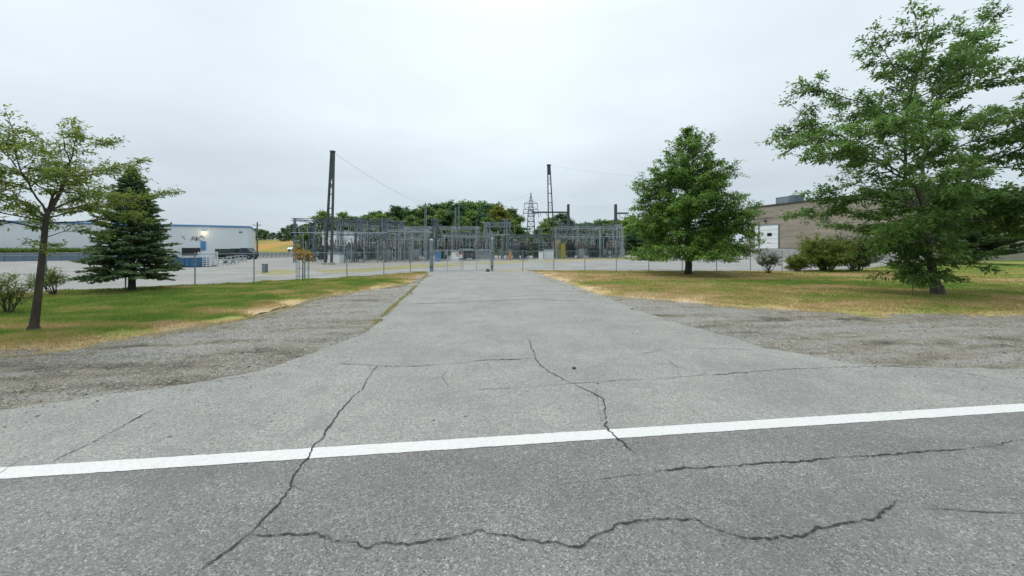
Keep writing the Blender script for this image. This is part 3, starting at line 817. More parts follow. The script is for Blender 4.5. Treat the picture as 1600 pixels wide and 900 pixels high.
#--- TREES ---
# ================================================================== TREES
def leaf_quads(C, D, ln, wd, r_, up=0.5, fold=0.25):
    """C centres (n,3), D axis directions, ln/wd arrays -> (n,4,3) folded rhombic leaves"""
    n = len(C)
    D = D / (np.linalg.norm(D, axis=1, keepdims=True) + 1e-9)
    nr = r_.normal(0, 1, (n, 3)) + np.array([0, 0, up * 3.0])
    S = np.cross(D, nr); S /= (np.linalg.norm(S, axis=1, keepdims=True) + 1e-9)
    Nn = np.cross(S, D)
    V = np.zeros((n, 4, 3))
    V[:, 0] = C - D * (ln / 2)[:, None]
    V[:, 1] = C + S * (wd / 2)[:, None] + Nn * (wd * fold)[:, None]
    V[:, 2] = C + D * (ln / 2)[:, None] - Nn * (ln * 0.08)[:, None]
    V[:, 3] = C - S * (wd / 2)[:, None] + Nn * (wd * fold)[:, None]
    return V

class Tree:
    def __init__(s, seed, **k):
        s.r = random.Random(seed); s.nr = np.random.default_rng(seed)
        s.tubes = []; s.twigs = []
        s.p = dict(levels=3, seg=0.5, wander=0.16, up=0.06, ang=(35, 62), ratio=(0.38, 0.62), dens=2.2, flat=0.55, minL=0.35, start=0.22, rmin=0.006)
        s.p.update(k)
    def path(s, p, d, L_, up, wander):
        n = max(3, int(L_ / s.p['seg']) + 1); pts = [Vector(p)]; d = Vector(d).normalized(); st = L_ / (n - 1)
        for i in range(n - 1):
            d = (d + Vector((s.r.gauss(0, wander), s.r.gauss(0, wander), s.r.gauss(0, wander * 0.7) + up))).normalized()
            pts.append(pts[-1] + d * st)
        return pts
    def branch(s, p, d, L_, r0, level, up=None):
        P_ = s.p; up = P_['up'] if up is None else up
        pts = s.path(p, d, L_, up, P_['wander'])
        n = len(pts)
        s.tubes.append((pts, [max(P_['rmin'], r0 * (1 - 0.75 * i / (n - 1))) for i in range(n)], level))
        s.sub(pts, L_, r0, level)
    def at(s, pts, t):
        f = t * (len(pts) - 1); i = min(int(f), len(pts) - 2); q = f - i
        return pts[i].lerp(pts[i + 1], q), (pts[i + 1] - pts[i]).normalized()
    def sub(s, pts, L_, r0, level):
        P_ = s.p
        if level >= P_['levels'] or L_ < P_['minL']:
            s.twigs.append(pts); return
        k = max(2, int(L_ * P_['dens'] * (1 + 0.35 * level) + 0.5))
        for i in range(k):
            t = P_['start'] + (1 - P_['start']) * (i + s.r.random()) / k
            p, d = s.at(pts, min(t, 0.98))
            ax = d.orthogonal().normalized(); ax.rotate(Matrix.Rotation(s.r.uniform(0, 6.283), 3, d))
            nd = d.copy(); nd.rotate(Matrix.Rotation(R(s.r.uniform(*P_['ang'])), 3, ax))
            nd.z = nd.z * (1 - P_['flat']) + d.z * P_['flat'] * 0.5
            nd.normalize()
            l2 = L_ * s.r.uniform(*P_['ratio']) * (1.15 - 0.55 * t)
            s.branch(p, nd, max(l2, P_['minL'] * 0.7), r0 * (1 - 0.7 * t) * 0.55, level + 1)
        # the branch's own tip carries leaves too
        s.twigs.append(pts[-2:])
    def wood(s, name, material, parent, sides=(9, 6, 4, 3), maxlevel=9):
        m = MB()
        for pts, rad, lv in s.tubes:
            if lv > maxlevel: continue
            m.tube(pts, rad, sides[min(lv, len(sides) - 1)], cap=False)
        return m.build(name, material, parent, smooth=True)
    def leaves(s, name, material, parent, per_m=60, size=(0.08, 0.14), aspect=0.5, spread=0.12, up=0.5, droop=0.0, nmin=6, clump=0.16, base=0.5, cull=None, var=0.17):
        Cs, Ds, Ts = [], [], []
        for pts in s.twigs:
            a = np.array([tuple(q) for q in pts]); seg = np.diff(a, axis=0); Ls = np.linalg.norm(seg, axis=1); tot = Ls.sum()
            n = max(nmin, int(tot * per_m * s.nr.uniform(0.6, 1.4)))
            cum = np.concatenate([[0], np.cumsum(Ls)]); q = s.nr.uniform(0.1 * tot, tot, n)
            C = np.stack([np.interp(q, cum, a[:, k]) for k in range(3)], 1)
            dirv = (a[-1] - a[0]) / (np.linalg.norm(a[-1] - a[0]) + 1e-9)
            off = s.nr.normal(0, spread, (n, 3)); off[:, 2] *= 0.55
            C = C + off; C[:, 2] -= droop * s.nr.random(n)
            D = dirv[None] * 0.6 + off / (spread + 1e-6) * 0.6 + s.nr.normal(0, 0.35, (n, 3)); D[:, 2] -= 0.25
            Cs.append(C); Ds.append(D); Ts.append(np.full(n, s.nr.normal(base, clump)) + s.nr.normal(0, var, n))
        C = np.concatenate(Cs); D = np.concatenate(Ds); T = np.clip(np.concatenate(Ts), 0, 1)
        if cull is not None:
            k = cull(C); C = C[k]; D = D[k]; T = T[k]
        n = len(C); ln = s.nr.uniform(size[0], size[1], n); wd = ln * aspect * s.nr.uniform(0.8, 1.2, n)
        V = leaf_quads(C, D, ln, wd, s.nr, up)
        return link(name, tri_mesh(name, V, T, material, nv=4), parent)

def trunk_path(s, H, lean=(0, 0), wob=0.04, n=10, curve=None):
    pts = []
    for i in range(n + 1):
        t = i / n
        x = lean[0] * t + s.r.gauss(0, wob) * (0 < i); y = lean[1] * t + s.r.gauss(0, wob) * (0 < i)
        if curve: cx, cy = curve(t); x += cx; y += cy
        pts.append(Vector((x, y, H * t)))
    return pts

# --- pin oak by the fence (pyramid crown reaching low)
def pin_oak():
    b = P(1075, 429)
    root = thing('pin_oak_tree', 'dense green pyramid-shaped oak standing on the lawn in front of the fence', 'tree', (b.x, b.y, 0))
    H = 12.5
    t = Tree(11, levels=3, seg=0.55, wander=0.10, up=0.015, ang=(32, 58), dens=1.75, flat=0.35, start=0.15, minL=0.4)
    tp = trunk_path(t, H * 0.93, wob=0.05, n=14)
    t.tubes.append((tp, [0.27 * (1 - 0.93 * (i / 14)) + 0.012 for i in range(15)], 0))
    # flare at the foot
    t.tubes.append(([Vector((0, 0, -0.05)), Vector((0, 0, 0.35))], [0.36, 0.27], 0))
    t.twigs.append(tp[-2:])
    nL = 100
    for i in range(nL):
        f = (i + t.r.random() * 0.8) / nL
        z = 2.1 + (H - 2.5) * f
        p, d = t.at(tp, min(z / (H * 0.93), 0.985))
        az = i * 2.399 + t.r.gauss(0, 0.35)
        Rz = 4.65 * (1 - f) ** 0.96 + 0.36
        if f < 0.10: Rz *= 0.95
        Rz *= 1.0 + t.r.gauss(0, 0.09)
        el = R(-12 + 66 * f ** 0.9 + t.r.gauss(0, 6))
        t.branch(p, (math.cos(az) * math.cos(el), math.sin(az) * math.cos(el), math.sin(el)), max(Rz, 0.5), 0.012 + 0.014 * Rz, 1, up=(-0.012 if f < 0.25 else 0.03))
    t.tubes = [q for q in t.tubes if q[2] == 0 or min(v.z for v in q[0]) > 1.5]
    t.wood('trunk', M['bark'], root, maxlevel=2)
    t.leaves('crown', M['oak'], root, per_m=36, size=(0.13, 0.25), aspect=0.55, spread=0.15, up=0.95, nmin=7, clump=0.17, base=0.50, cull=lambda C: C[:, 2] > 1.2)
    return root
pin_oak()

# --- big oak at the right edge: open spreading crown with visible limbs
def big_oak():
    b = P(1466, 461)
    root = thing('spreading_oak_tree', 'tall wide oak with open spreading limbs at the right edge', 'tree', (b.x, b.y, 0))
    t = Tree(23, levels=3, seg=0.5, wander=0.12, up=0.02, ang=(28, 60), dens=2.9, flat=0.62, start=0.2, minL=0.30, ratio=(0.36, 0.60))
    H = 12.6
    m = 32.6 / 1000.0  # metres per photograph pixel at this tree
    def pt(px, py, dy=0.0):
        if py < 250: py = 250 - (250 - py) * .92
        return Vector(((px - 1466) * 0.0307, dy, (461 - py) * 0.0307))
    tr = [pt(1466, 463), pt(1459, 430), pt(1450, 395), pt(1446, 350), pt(1444, 310, 0.1), pt(1436, 290, 0.1)]
    t.tubes.append((tr, [0.23, 0.175, 0.155, 0.14, 0.125, 0.10], 0))
    t.tubes.append(([pt(1467, 466), pt(1464, 447)], [0.33, 0.23], 0))
    # limbs: list of photograph points (px, py) with an offset in depth, start radius
    limbs = [
        ([(1440, 300, .1), (1415, 280, 0), (1405, 240, -.3), (1398, 195, -.5), (1405, 140, -.6), (1425, 80, -.6), (1445, 30, -.4)], .12),
        ([(1444, 305, .1), (1460, 250, .5), (1475, 200, .8), (1490, 160, 1.0), (1520, 110, 1.2), (1560, 50, 1.2), (1590, 0, 1.4)], .13),
        ([(1446, 318, .1), (1480, 285, .2), (1530, 262, .1), (1590, 235, -.2), (1660, 200, -.5), (1740, 170, -.6)], .11),
        ([(1446, 330, .1), (1410, 300, -.6), (1360, 280, -1.2), (1310, 262, -1.6), (1260, 255, -1.8), (1228, 262, -1.9)], .09),
        ([(1412, 275, 0), (1370, 240, .4), (1330, 205, .8), (1290, 190, 1.0), (1250, 205, 1.2)], .075),
        ([(1400, 215, -.4), (1370, 180, -.2), (1335, 150, .1), (1300, 135, .3), (1278, 125, .3)], .06),
        ([(1404, 150, -.6), (1390, 110, -.4), (1375, 80, -.2), (1368, 50, 0)], .05),
        ([(1446, 345, 0), (1490, 330, -.9), (1550, 318, -1.7), (1620, 308, -2.3), (1690, 300, -2.6)], .10),
        ([(1446, 350, 0), (1470, 320, 1.2), (1510, 300, 2.4), (1560, 290, 3.4), (1610, 280, 4.0)], .10),
        ([(1450, 380, 0), (1420, 370, -.6), (1385, 362, -1.1), (1350, 362, -1.4), (1330, 372, -1.6)], .06),
        ([(1449, 370, 0), (1420, 345, .7), (1380, 330, 1.3), (1340, 325, 1.8), (1310, 330, 2.1)], .06),
        ([(1455, 405, 0), (1435, 402, -.4), (1410, 405, -.7), (1390, 412, -.8)], .035),
        ([(1454, 400, 0), (1440, 395, .5), (1418, 392, .9), (1395, 395, 1.2)], .035),
        ([(1448, 360, 0), (1480, 352, -.8), (1520, 345, -1.4), (1560, 345, -1.8)], .055),
        ([(1447, 340, 0), (1440, 318, -1.2), (1425, 300, -2.2), (1400, 290, -3.0)], .07),
        ([(1447, 335, 0), (1455, 310, 1.4), (1445, 285, 2.6), (1430, 265, 3.6)], .07),
        ([(1470, 215, .7), (1450, 170, .9), (1448, 120, 1.2), (1460, 70, 1.3), (1480, 40, 1.4)], .07),
        ([(1500, 145, 1.1), (1540, 120, .4), (1590, 100, -.2), (1640, 90, -.4)], .06),
        ([(1480, 190, .8), (1530, 180, 1.6), (1590, 165, 2.2), (1660, 150, 2.6)], .06),
        ([(1520, 265, .1), (1560, 230, -.7), (1610, 205, -1.2), (1670, 120, -1.4)], .06),
        ([(1453, 392, 0), (1430, 385, -.3), (1405, 383, -.5), (1375, 388, -.6)], .03),
        ([(1450, 372, 0), (1462, 385, -.5), (1478, 395, -.8)], .025),
        ([(1457, 420, 0), (1448, 424, -.3), (1432, 430, -.4)], .02),
        ([(1456, 415, 0), (1465, 412, -.6), (1480, 415, -1.0)], .02),
        ([(1456, 415, 0), (1430, 420, -.5), (1408, 432, -.8), (1396, 444, -.9)], .03),
        ([(1455, 408, 0), (1438, 415, .5), (1418, 428, .9)], .03),
        ([(1458, 425, 0), (1446, 432, -.5), (1436, 442, -.7)], .02),
        ([(1450, 375, 0), (1490, 362, -1.0), (1530, 360, -1.6), (1580, 362, -2.0)], .045),
        ([(1450, 365, 0), (1500, 355, .8), (1550, 348, 1.4), (1600, 345, 1.8)], .045),
        ([(1448, 345, 0), (1520, 325, -1.0), (1580, 318, -1.6), (1640, 312, -2.0)], .05),
        ([(1450, 385, 0), (1410, 378, -.4), (1375, 375, -.7), (1345, 380, -.9)], .04),
        ([(1453, 400, 0), (1425, 412, -.6), (1405, 425, -.9)], .03),
        ([(1455, 410, 0), (1475, 402, -.4), (1495, 400, -.7)], .025),
        ([(1449, 365, 0), (1415, 358, 1.5), (1375, 352, 2.4)], .045),
        ([(1446, 330, 0), (1400, 315, .5), (1350, 305, 1.0), (1310, 300, 1.3)], .05),
        ([(1490, 160, 1.0), (1500, 110, .4), (1510, 60, .0), (1530, 20, -.2)], .06),
        ([(1540, 80, 1.2), (1580, 70, 1.8), (1630, 50, 2.2)], .05),
        ([(1425, 80, -.6), (1400, 60, -1.0), (1390, 40, -1.2)], .04),
        ([(1402, 170, -.5), (1430, 140, -1.4), (1450, 100, -2.0)], .05),
        ([(1398, 200, -.5), (1360, 215, -1.6), (1320, 225, -2.2), (1290, 235, -2.4)], .06),
        ([(1330, 205, .8), (1300, 170, 1.2), (1280, 150, 1.4)], .04),
        ([(1310, 262, -1.6), (1280, 235, -1.2), (1250, 225, -.9), (1225, 240, -.8)], .05),
        ([(1590, 235, -.2), (1610, 180, .4), (1640, 140, .8)], .05),
        ([(1530, 262, .1), (1560, 250, 1.4), (1600, 230, 2.4)], .05),
        ([(1460, 250, .5), (1500, 225, -.8), (1550, 205, -1.8), (1600, 190, -2.4)], .06),
        ([(1475, 200, .8), (1440, 185, 1.8), (1410, 160, 2.6), (1390, 130, 3.0)], .06),
        ([(1415, 280, 0), (1385, 262, -1.8), (1350, 245, -2.8), (1310, 225, -3.4)], .06),
        ([(1452, 385, 0), (1440, 388, -1.0), (1420, 392, -1.7)], .03),
        ([(1448, 355, 0), (1410, 352, -1.6), (1370, 350, -2.4), (1345, 352, -2.8)], .05),
        ([(1448, 350, 0), (1490, 345, -2.0), (1530, 350, -3.0), (1570, 356, -3.4)], .05),
        ([(1447, 330, 0), (1420, 322, -1.6), (1385, 312, -2.6), (1340, 305, -3.2)], .06),
        ([(1447, 335, 0), (1500, 315, -2.2), (1550, 300, -3.4), (1600, 295, -4.2)], .06),
        ([(1530, 262, .1), (1580, 275, -1.0), (1640, 280, -1.8)], .05),
        ([(1447, 340, 0), (1500, 340, 1.2), (1560, 335, 2.2), (1620, 330, 2.8)], .06),
    ]
    for q, r0 in limbs:
        c = [pt(*a) for a in q]
        pts = []
        for a, bb in zip(c[:-1], c[1:]):
            k = max(2, int((bb - a).length / 0.45))
            for j in range(k):
                pts.append(a.lerp(bb, j / k) + Vector((t.r.gauss(0, .03), t.r.gauss(0, .03), t.r.gauss(0, .03))))
        pts.append(c[-1])
        n = len(pts); L_ = sum((pts[i + 1] - pts[i]).length for i in range(n - 1))
        t.tubes.append((pts, [max(.010, r0 * .62 * (1 - .82 * i / (n - 1))) for i in range(n)], 1))
        # side branches along the limb
        k = max(6, int(L_ * 3.6))
        for i in range(k):
            f = (0.18 if L_ > 3 else 0.05) + 0.80 * (i + t.r.random()) / k
            p, d = t.at(pts, min(f, .99))
            ax = d.orthogonal().normalized(); ax.rotate(Matrix.Rotation(t.r.uniform(0, 6.283), 3, d))
            nd = d.copy(); nd.rotate(Matrix.Rotation(R(t.r.uniform(30, 65)), 3, ax)); nd.z = nd.z * .5 + .08; nd.normalize()
            t.branch(p, nd, t.r.uniform(.55, 1.45) * (1 - .35 * f) * min(1.1, .5 + L_ / 6), r0 * (1 - .8 * f) * .5 + .006, 2)
        t.branch(pts[-1], (pts[-1] - pts[-2]), 0.7, .02, 2)
    t.wood('trunk', M['bark_grey'], root, maxlevel=2)
    t.leaves('crown', M['oak2'], root, per_m=50, size=(0.11, 0.22), aspect=0.48, spread=0.14, up=0.95, nmin=8, clump=0.17, base=0.52, cull=lambda C: C[:, 2] > 0.45)
    return root
big_oak()

# --- thin tree at the left edge: layered sparse yellow-green crown
def left_tree():
    b = P(52, 520)
    root = thing('thin_tree', 'slender tree with sparse layered yellow-green crown at the left edge', 'tree', (b.x, b.y, 0))
    m = EYE / 135.0
    def pt(px, py, dy=0.0):
        if px > 80: px = 80 + (px - 80) * .74
        if py < 330: py = 330 - (330 - py) * .84
        return Vector(((px - 52) * m, dy, (520 - py) * m))
    t = Tree(31, levels=3, seg=0.28, wander=0.14, up=0.03, ang=(30, 62), dens=6.5, flat=0.75, start=0.1, minL=0.16, ratio=(.36, .62), rmin=.003)
    tr = [pt(51, 523), pt(57, 480), pt(63, 430), pt(67, 390), pt(71, 350), pt(75, 325)]
    t.tubes.append((tr, [.105, .084, .075, .067, .060, .048], 0))
    t.tubes.append(([pt(51, 526), pt(52.5, 510)], [.17, .115], 0))
    limbs = [
        ([(73, 340, 0), (60, 320, -.2), (40, 300, -.5), (15, 285, -.8), (-20, 275, -1.0), (-60, 268, -1.1)], .045),
        ([(75, 328, 0), (85, 300, .1), (100, 275, .1), (115, 245, 0), (135, 220, -.1), (150, 200, -.2)], .045),
        ([(76, 325, 0), (95, 302, -.1), (125, 295, -.3), (150, 285, -.5), (180, 274, -.7), (222, 268, -.8)], .04),
        ([(74, 335, 0), (72, 300, .3), (62, 265, .6), (50, 235, .7), (40, 205, .8)], .04),
        ([(74, 332, 0), (80, 295, -.4), (92, 255, -.8), (95, 220, -.9), (100, 195, -1)], .035),
        ([(71, 350, 0), (90, 345, .5), (120, 338, 1.0), (135, 335, 1.3), (150, 335, 1.4)], .03),
        ([(68, 375, 0), (50, 360, .3), (30, 345, .6), (5, 335, .9), (-25, 330, 1.1)], .032),
        ([(70, 358, 0), (50, 345, -.8), (25, 340, -1.4), (0, 345, -1.8)], .03),
        ([(72, 345, 0), (95, 330, -.8), (120, 320, -1.4), (140, 318, -1.8)], .03),
        ([(75, 328, 0), (60, 300, .9), (35, 275, 1.6), (5, 250, 2.0)], .035),
        ([(66, 385, 0), (85, 382, -.2), (105, 385, -.4), (118, 388, -.5)], .016),
        ([(68, 372, 0), (88, 362, .2), (108, 360, .3), (125, 364, .4)], .016),
        ([(105, 265, .1), (130, 255, .6), (145, 245, .9), (158, 240, 1.1)], .02),
        ([(120, 240, 0), (145, 220, -.4), (162, 208, -.6), (176, 200, -.6)], .02),
        ([(45, 215, .7), (70, 195, .9), (95, 185, 1.0), (120, 185, 1.0)], .008),
        ([(45, 220, .7), (25, 210, .4), (0, 205, .2), (-30, 210, .0)], .008),
        ([(25, 290, -.7), (10, 260, -.9), (-5, 235, -1.1), (-25, 215, -1.2)], .02),
        ([(75, 330, 0), (110, 305, 1.0), (135, 290, 1.7), (150, 280, 2.1)], .03),
        ([(90, 260, -.8), (120, 235, -1.4), (150, 222, -1.8)], .02),
        ([(62, 265, .6), (90, 235, 1.2), (125, 215, 1.6)], .022),
        ([(40, 300, -.5), (30, 270, .2), (20, 240, .6), (25, 205, .8)], .022),
        ([(73, 340, 0), (45, 322, 1.2), (15, 312, 2.0), (-20, 300, 2.4)], .026),
        ([(95, 302, -.1), (120, 275, -1.0), (140, 262, -1.7), (160, 255, -2.0)], .024),
        ([(72, 345, 0), (50, 330, -1.2), (20, 318, -2.0)], .024),
        ([(80, 295, -.4), (60, 270, -1.2), (35, 252, -1.8)], .022),
    ]
    for q, r0 in limbs:
        c = [pt(*a) for a in q]; pts = []
        for a, bb in zip(c[:-1], c[1:]):
            k = max(2, int((bb - a).length / .22))
            for j in range(k): pts.append(a.lerp(bb, j / k) + Vector((t.r.gauss(0, .012), t.r.gauss(0, .012), t.r.gauss(0, .012))))
        pts.append(c[-1]); n = len(pts); L_ = sum((pts[i + 1] - pts[i]).length for i in range(n - 1))
        t.tubes.append((pts, [max(.005, r0 * .8 * (1 - .82 * i / (n - 1))) for i in range(n)], 1))
        k = max(5, int(L_ * 4.8))
        for i in range(k):
            f = .25 + .74 * (i + t.r.random()) / k
            p, d = t.at(pts, min(f, .99))
            ax = d.orthogonal().normalized(); ax.rotate(Matrix.Rotation(t.r.uniform(0, 6.283), 3, d))
            nd = d.copy(); nd.rotate(Matrix.Rotation(R(t.r.uniform(30, 70)), 3, ax)); nd.z = nd.z * .35 + .05; nd.normalize()
            t.branch(p, nd, t.r.uniform(.28, .72) * min(1.1, .5 + L_ / 4), r0 * (1 - .8 * f) * .45 + .003, 2)
        t.branch(pts[-1], pts[-1] - pts[-2], .4, .01, 2)
    t.wood('trunk', M['bark'], root, sides=(9, 6, 4, 3))
    t.leaves('crown', M['locust'], root, per_m=46, size=(.055, .115), aspect=.5, spread=.075, up=1.0, nmin=6, clump=.2, base=.52)
    # leafy suckers at the foot
    return root
left_tree()

def bush(name, label, x, yb, yt, wpx, material, seed, bark='bark', stems=9, per_m=60, size=(.06, .12), spread=.09, spreadf=.5, bare=0.15, dens=3.0, base=.5, group=None, depth=1.0, wood_level=9):
    b = P(x, yb); h = HT(yb, yt); m = MPP(yb); half = wpx * m / 2
    root = thing(name, label, 'shrub', (b.x, b.y, 0), 0, group)
    t = Tree(seed, levels=2, seg=.2, wander=.16, up=.05, ang=(25, 60), dens=dens / max(.4, h * .5), flat=.1, start=bare + .1, minL=.2, ratio=(.35, .6), rmin=.004)
    for i in range(stems):
        az = i * 2.399 + t.r.gauss(0, .4); rr = half * math.sqrt((i + .5) / stems) * t.r.uniform(.8, 1.05)
        top = Vector((math.cos(az) * rr, math.sin(az) * rr * depth, h * (1 - .42 * (rr / half) ** 2) * t.r.uniform(.82, 1.0)))
        p0 = Vector((top.x * (1 - spreadf) * .4, top.y * (1 - spreadf) * .4, -.02))
        d = top - p0; L_ = d.length
        t.branch(p0, (d.x * .8, d.y * .8, d.z * 1.05), L_ * .96, .012 + .010 * L_, 0, up=-.005)
    t.wood('stem', M[bark], root, sides=(6, 4, 3), maxlevel=wood_level)
    t.leaves('foliage', material, root, per_m=per_m, size=size, aspect=.55, spread=spread, up=.8, nmin=5, clump=.18, base=base, cull=lambda C: C[:, 2] > .05)
    return root
bush('bare_shrub', 'small brownish half-bare shrub on the lawn right of the pyramid oak', 1201, 428, 395, 30, M['shrub_d'], 41, stems=12, per_m=16, size=(.06, .12), spread=.07, spreadf=.75, bare=.3, dens=5, base=.35)
bush('leafy_shrub', 'large rounded yellow-green shrub in front of the block building', 1290, 424, 362, 86, M['shrub_y'], 43, stems=26, per_m=42, size=(.10, .19), spread=.13, bare=0.0, dens=4.5, base=.5)
bush('leafy_shrub', 'dark green shrub squeezed between the yellow-green shrub and the big oak', 1338, 424, 360, 64, M['shrub_d'], 47, stems=20, per_m=42, size=(.10, .19), spread=.13, bare=0.0, dens=4.5, base=.5)
bush('leafy_shrub', 'low yellowish shrub on the left flank of the large rounded shrub', 1246, 424.5, 398, 36, M['shrub_y'], 53, stems=12, per_m=44, size=(.08, .16), spread=.10, bare=0.0, dens=5, base=.6)
bush('leafy_sapling', 'loose leafy sucker growth beside the thin left tree trunk', 12, 492, 426, 62, M['shrub_y'], 59, stems=9, per_m=20, size=(.05, .10), spread=.10, spreadf=.5, bare=.15, dens=4.5, base=.5)
bush('leafy_sapling', 'small leafy sprig right behind the thin left tree trunk', 84, 462, 416, 40, M['shrub_y'], 61, stems=7, per_m=20, size=(.06, .10), spread=.08, spreadf=.7, bare=.25, dens=5.5, base=.5)

# --- spruces
def spruce_mesh(seed, H, Rb, skirt, rows=24, nb=9, needle=(.12, .22), tw=.5, quads=5, taper=.9):
    r_ = random.Random(seed); nr = np.random.default_rng(seed)
    wood = MB(); C = []; D = []; T = []
    wood.tube([(0, 0, -.05), (0, 0, H * .5), (0, 0, H * .97)], [.026 * H, .014 * H, .004 * H], 7, cap=False)
    for i in range(rows):
        f = i / (rows - 1); z = skirt + (H - skirt) * (f ** .92) * .985
        rad = Rb * (1 - f) ** taper + .08
        n = max(4, int(nb * (1 - f * .45)))
        for k in range(n):
            az = 6.283 * (k + .5 * (i % 2)) / n + r_.gauss(0, .18); L_ = rad * r_.uniform(.74, 1.1)
            el = R(-14 + 48 * f + r_.gauss(0, 5))
            d = Vector((math.cos(az) * math.cos(el), math.sin(az) * math.cos(el), math.sin(el)))
            pts = [Vector((0, 0, z))]
            nseg = max(3, int(L_ / .3))
            for j in range(nseg):
                d = (d + Vector((0, 0, .045))).normalized(); pts.append(pts[-1] + d * (L_ / nseg))
            wood.tube(pts, [max(.006, .013 * L_ * (1 - j / len(pts))) for j in range(len(pts))], 3, cap=False)
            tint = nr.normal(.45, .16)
            side = Vector((-math.sin(az), math.cos(az), 0))
            ntw = max(3, int(L_ / .11))
            for j in range(ntw):
                q = .18 + .82 * (j + r_.random()) / ntw
                fi = q * (len(pts) - 1); a_ = min(int(fi), len(pts) - 2); p = pts[a_].lerp(pts[a_ + 1], fi - a_)
                sg = 1 if j % 2 else -1
                tl_ = tw * (1.05 - q * .75) * min(1, L_ / 1.2) * r_.uniform(.7, 1.2) + .05
                dd = (d * .75 + side * sg * .75 + Vector((0, 0, -.14 + r_.gauss(0, .1)))).normalized()
                for m_ in range(quads):
                    s_ = (m_ + r_.random()) / quads
                    c = p + dd * (tl_ * s_) + Vector((r_.gauss(0, .03), r_.gauss(0, .03), r_.gauss(0, .02)))
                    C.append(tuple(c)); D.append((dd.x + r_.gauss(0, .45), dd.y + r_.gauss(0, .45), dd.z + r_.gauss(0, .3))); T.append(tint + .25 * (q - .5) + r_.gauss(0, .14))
    C = np.array(C); D = np.array(D); n = len(C)
    ln = nr.uniform(needle[0], needle[1], n); V = leaf_quads(C, D, ln, ln * nr.uniform(.26, .42, n), nr, .3, .15)
    return wood, V, np.clip(np.array(T), 0, 1)
def spruce(name, label, base, H, Rb, skirt, seed, **k):
    root = thing(name, label, 'tree', base)
    wd, V, T = spruce_mesh(seed, H, Rb, skirt, **k)
    wd.build('trunk', M['bark'], root, smooth=True)
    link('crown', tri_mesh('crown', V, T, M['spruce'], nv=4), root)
    return root
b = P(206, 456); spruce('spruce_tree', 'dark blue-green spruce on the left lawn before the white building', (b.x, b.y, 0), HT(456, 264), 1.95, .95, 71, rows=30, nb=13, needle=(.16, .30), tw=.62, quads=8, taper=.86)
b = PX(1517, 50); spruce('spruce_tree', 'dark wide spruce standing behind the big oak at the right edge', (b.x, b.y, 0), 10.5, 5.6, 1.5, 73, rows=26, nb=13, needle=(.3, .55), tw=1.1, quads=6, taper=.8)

# --- young tree with golden leaves in a staked cage
b = P(473, 437)
root = thing('young_tree', 'young tree with golden-yellow leaves inside a cage of stakes', 'tree', (b.x, b.y, 0))
t = Tree(81, levels=2, seg=.2, wander=.12, up=.04, ang=(30, 60), dens=3.5, flat=.3, start=.15, minL=.2, rmin=.004)
tp = trunk_path(t, 1.95, wob=.015, n=8); t.tubes.append((tp, [.025 * (1 - .6 * i / 8) for i in range(9)], 0))
for i in range(16):
    p, d = t.at(tp, .66 + .33 * i / 16); az = i * 2.4; t.branch(p, (math.cos(az), math.sin(az) * .8, .2), t.r.uniform(.35, .65), .01, 1)
t.wood('trunk', M['bark'], root)
t.leaves('crown', M['gold'], root, per_m=70, size=(.09, .15), aspect=.6, spread=.08, nmin=10)
cage = thing('tree_cage', 'ring of metal stakes around the golden young tree', 'cage', (b.x, b.y, 0))
stake = MB().tube([(0, 0, -.1), (0, 0, 1.5)], .016, 6).mesh('stake', M['galv_dark'])
for i in range(7):
    a = i * 6.283 / 7 + .2; link('stake', stake, cage, (math.cos(a) * .40, math.sin(a) * .40, 0))
for z in (.25, .8, 1.42):
    m_ = MB(); m_.tube([(math.cos(a) * .40, math.sin(a) * .40, z) for a in np.linspace(0, 6.283, 15)], .008, 5, cap=False); m_.build('hoop', M['galv_dark'], cage)

# --- wood behind the substation: one tree per visible crown
def far_tree_meshes(seed, H, Rr, material, shape, size):
    t = Tree(seed, levels=2, seg=1.2, wander=.12, up=.03, ang=(28, 60), dens=.42, flat=.15, start=.2, minL=1.0, rmin=.03)
    tp = trunk_path(t, H * .92, wob=.15, n=8); t.tubes.append((tp, [.018 * H * (1 - .85 * i / 8) for i in range(9)], 0)); t.twigs.append(tp[-2:])
    nL = 38
    for i in range(nL):
        f = (i + t.r.random()) / nL; z = H * (.10 + .80 * f); p, d = t.at(tp, min(z / (H * .92), .98)); az = i * 2.399 + t.r.gauss(0, .3)
        if shape == 'round': rad = Rr * math.sin(math.pi * min(1, .22 + .72 * f)) ** .8
        else: rad = Rr * (1 - f) ** .85 + .4
        el = R((-5 + 60 * f) if shape == 'round' else (-8 + 45 * f))
        t.branch(p, (math.cos(az) * math.cos(el), math.sin(az) * math.cos(el), math.sin(el)), max(rad * t.r.uniform(.8, 1.12), .6), .05 * rad, 1)
    m_ = MB()
    for pts, rad, lv in t.tubes:
        if lv <= 1: m_.tube(pts, rad, 5, cap=False)
    wm = m_.mesh('trunk', M['bark'], True)
    tmp = t.leaves('crown', material, None, per_m=22, size=size, aspect=.7, spread=.5, up=.9, nmin=8, clump=.2, base=.5)
    lm = tmp.data; bpy.data.objects.remove(tmp)
    return wm, lm
LEAFY = [far_tree_meshes(200 + i, 16, 6.2, M['far_g'], 'round', (.45, .9)) for i in range(4)]
LIGHT = [far_tree_meshes(220 + i, 16, 5.6, M['far_l'], 'round', (.45, .9)) for i in range(2)]
DARKT = [far_tree_meshes(230 + i, 16, 5.6, M['far_d'], 'round', (.45, .9)) for i in range(2)]
CONIF = [far_tree_meshes(240 + i, 16, 4.0, M['far_d'], 'cone', (.4, .8)) for i in range(2)]
YELL = [far_tree_meshes(250, 16, 5.6, M['far_y'], 'round', (.45, .9))]
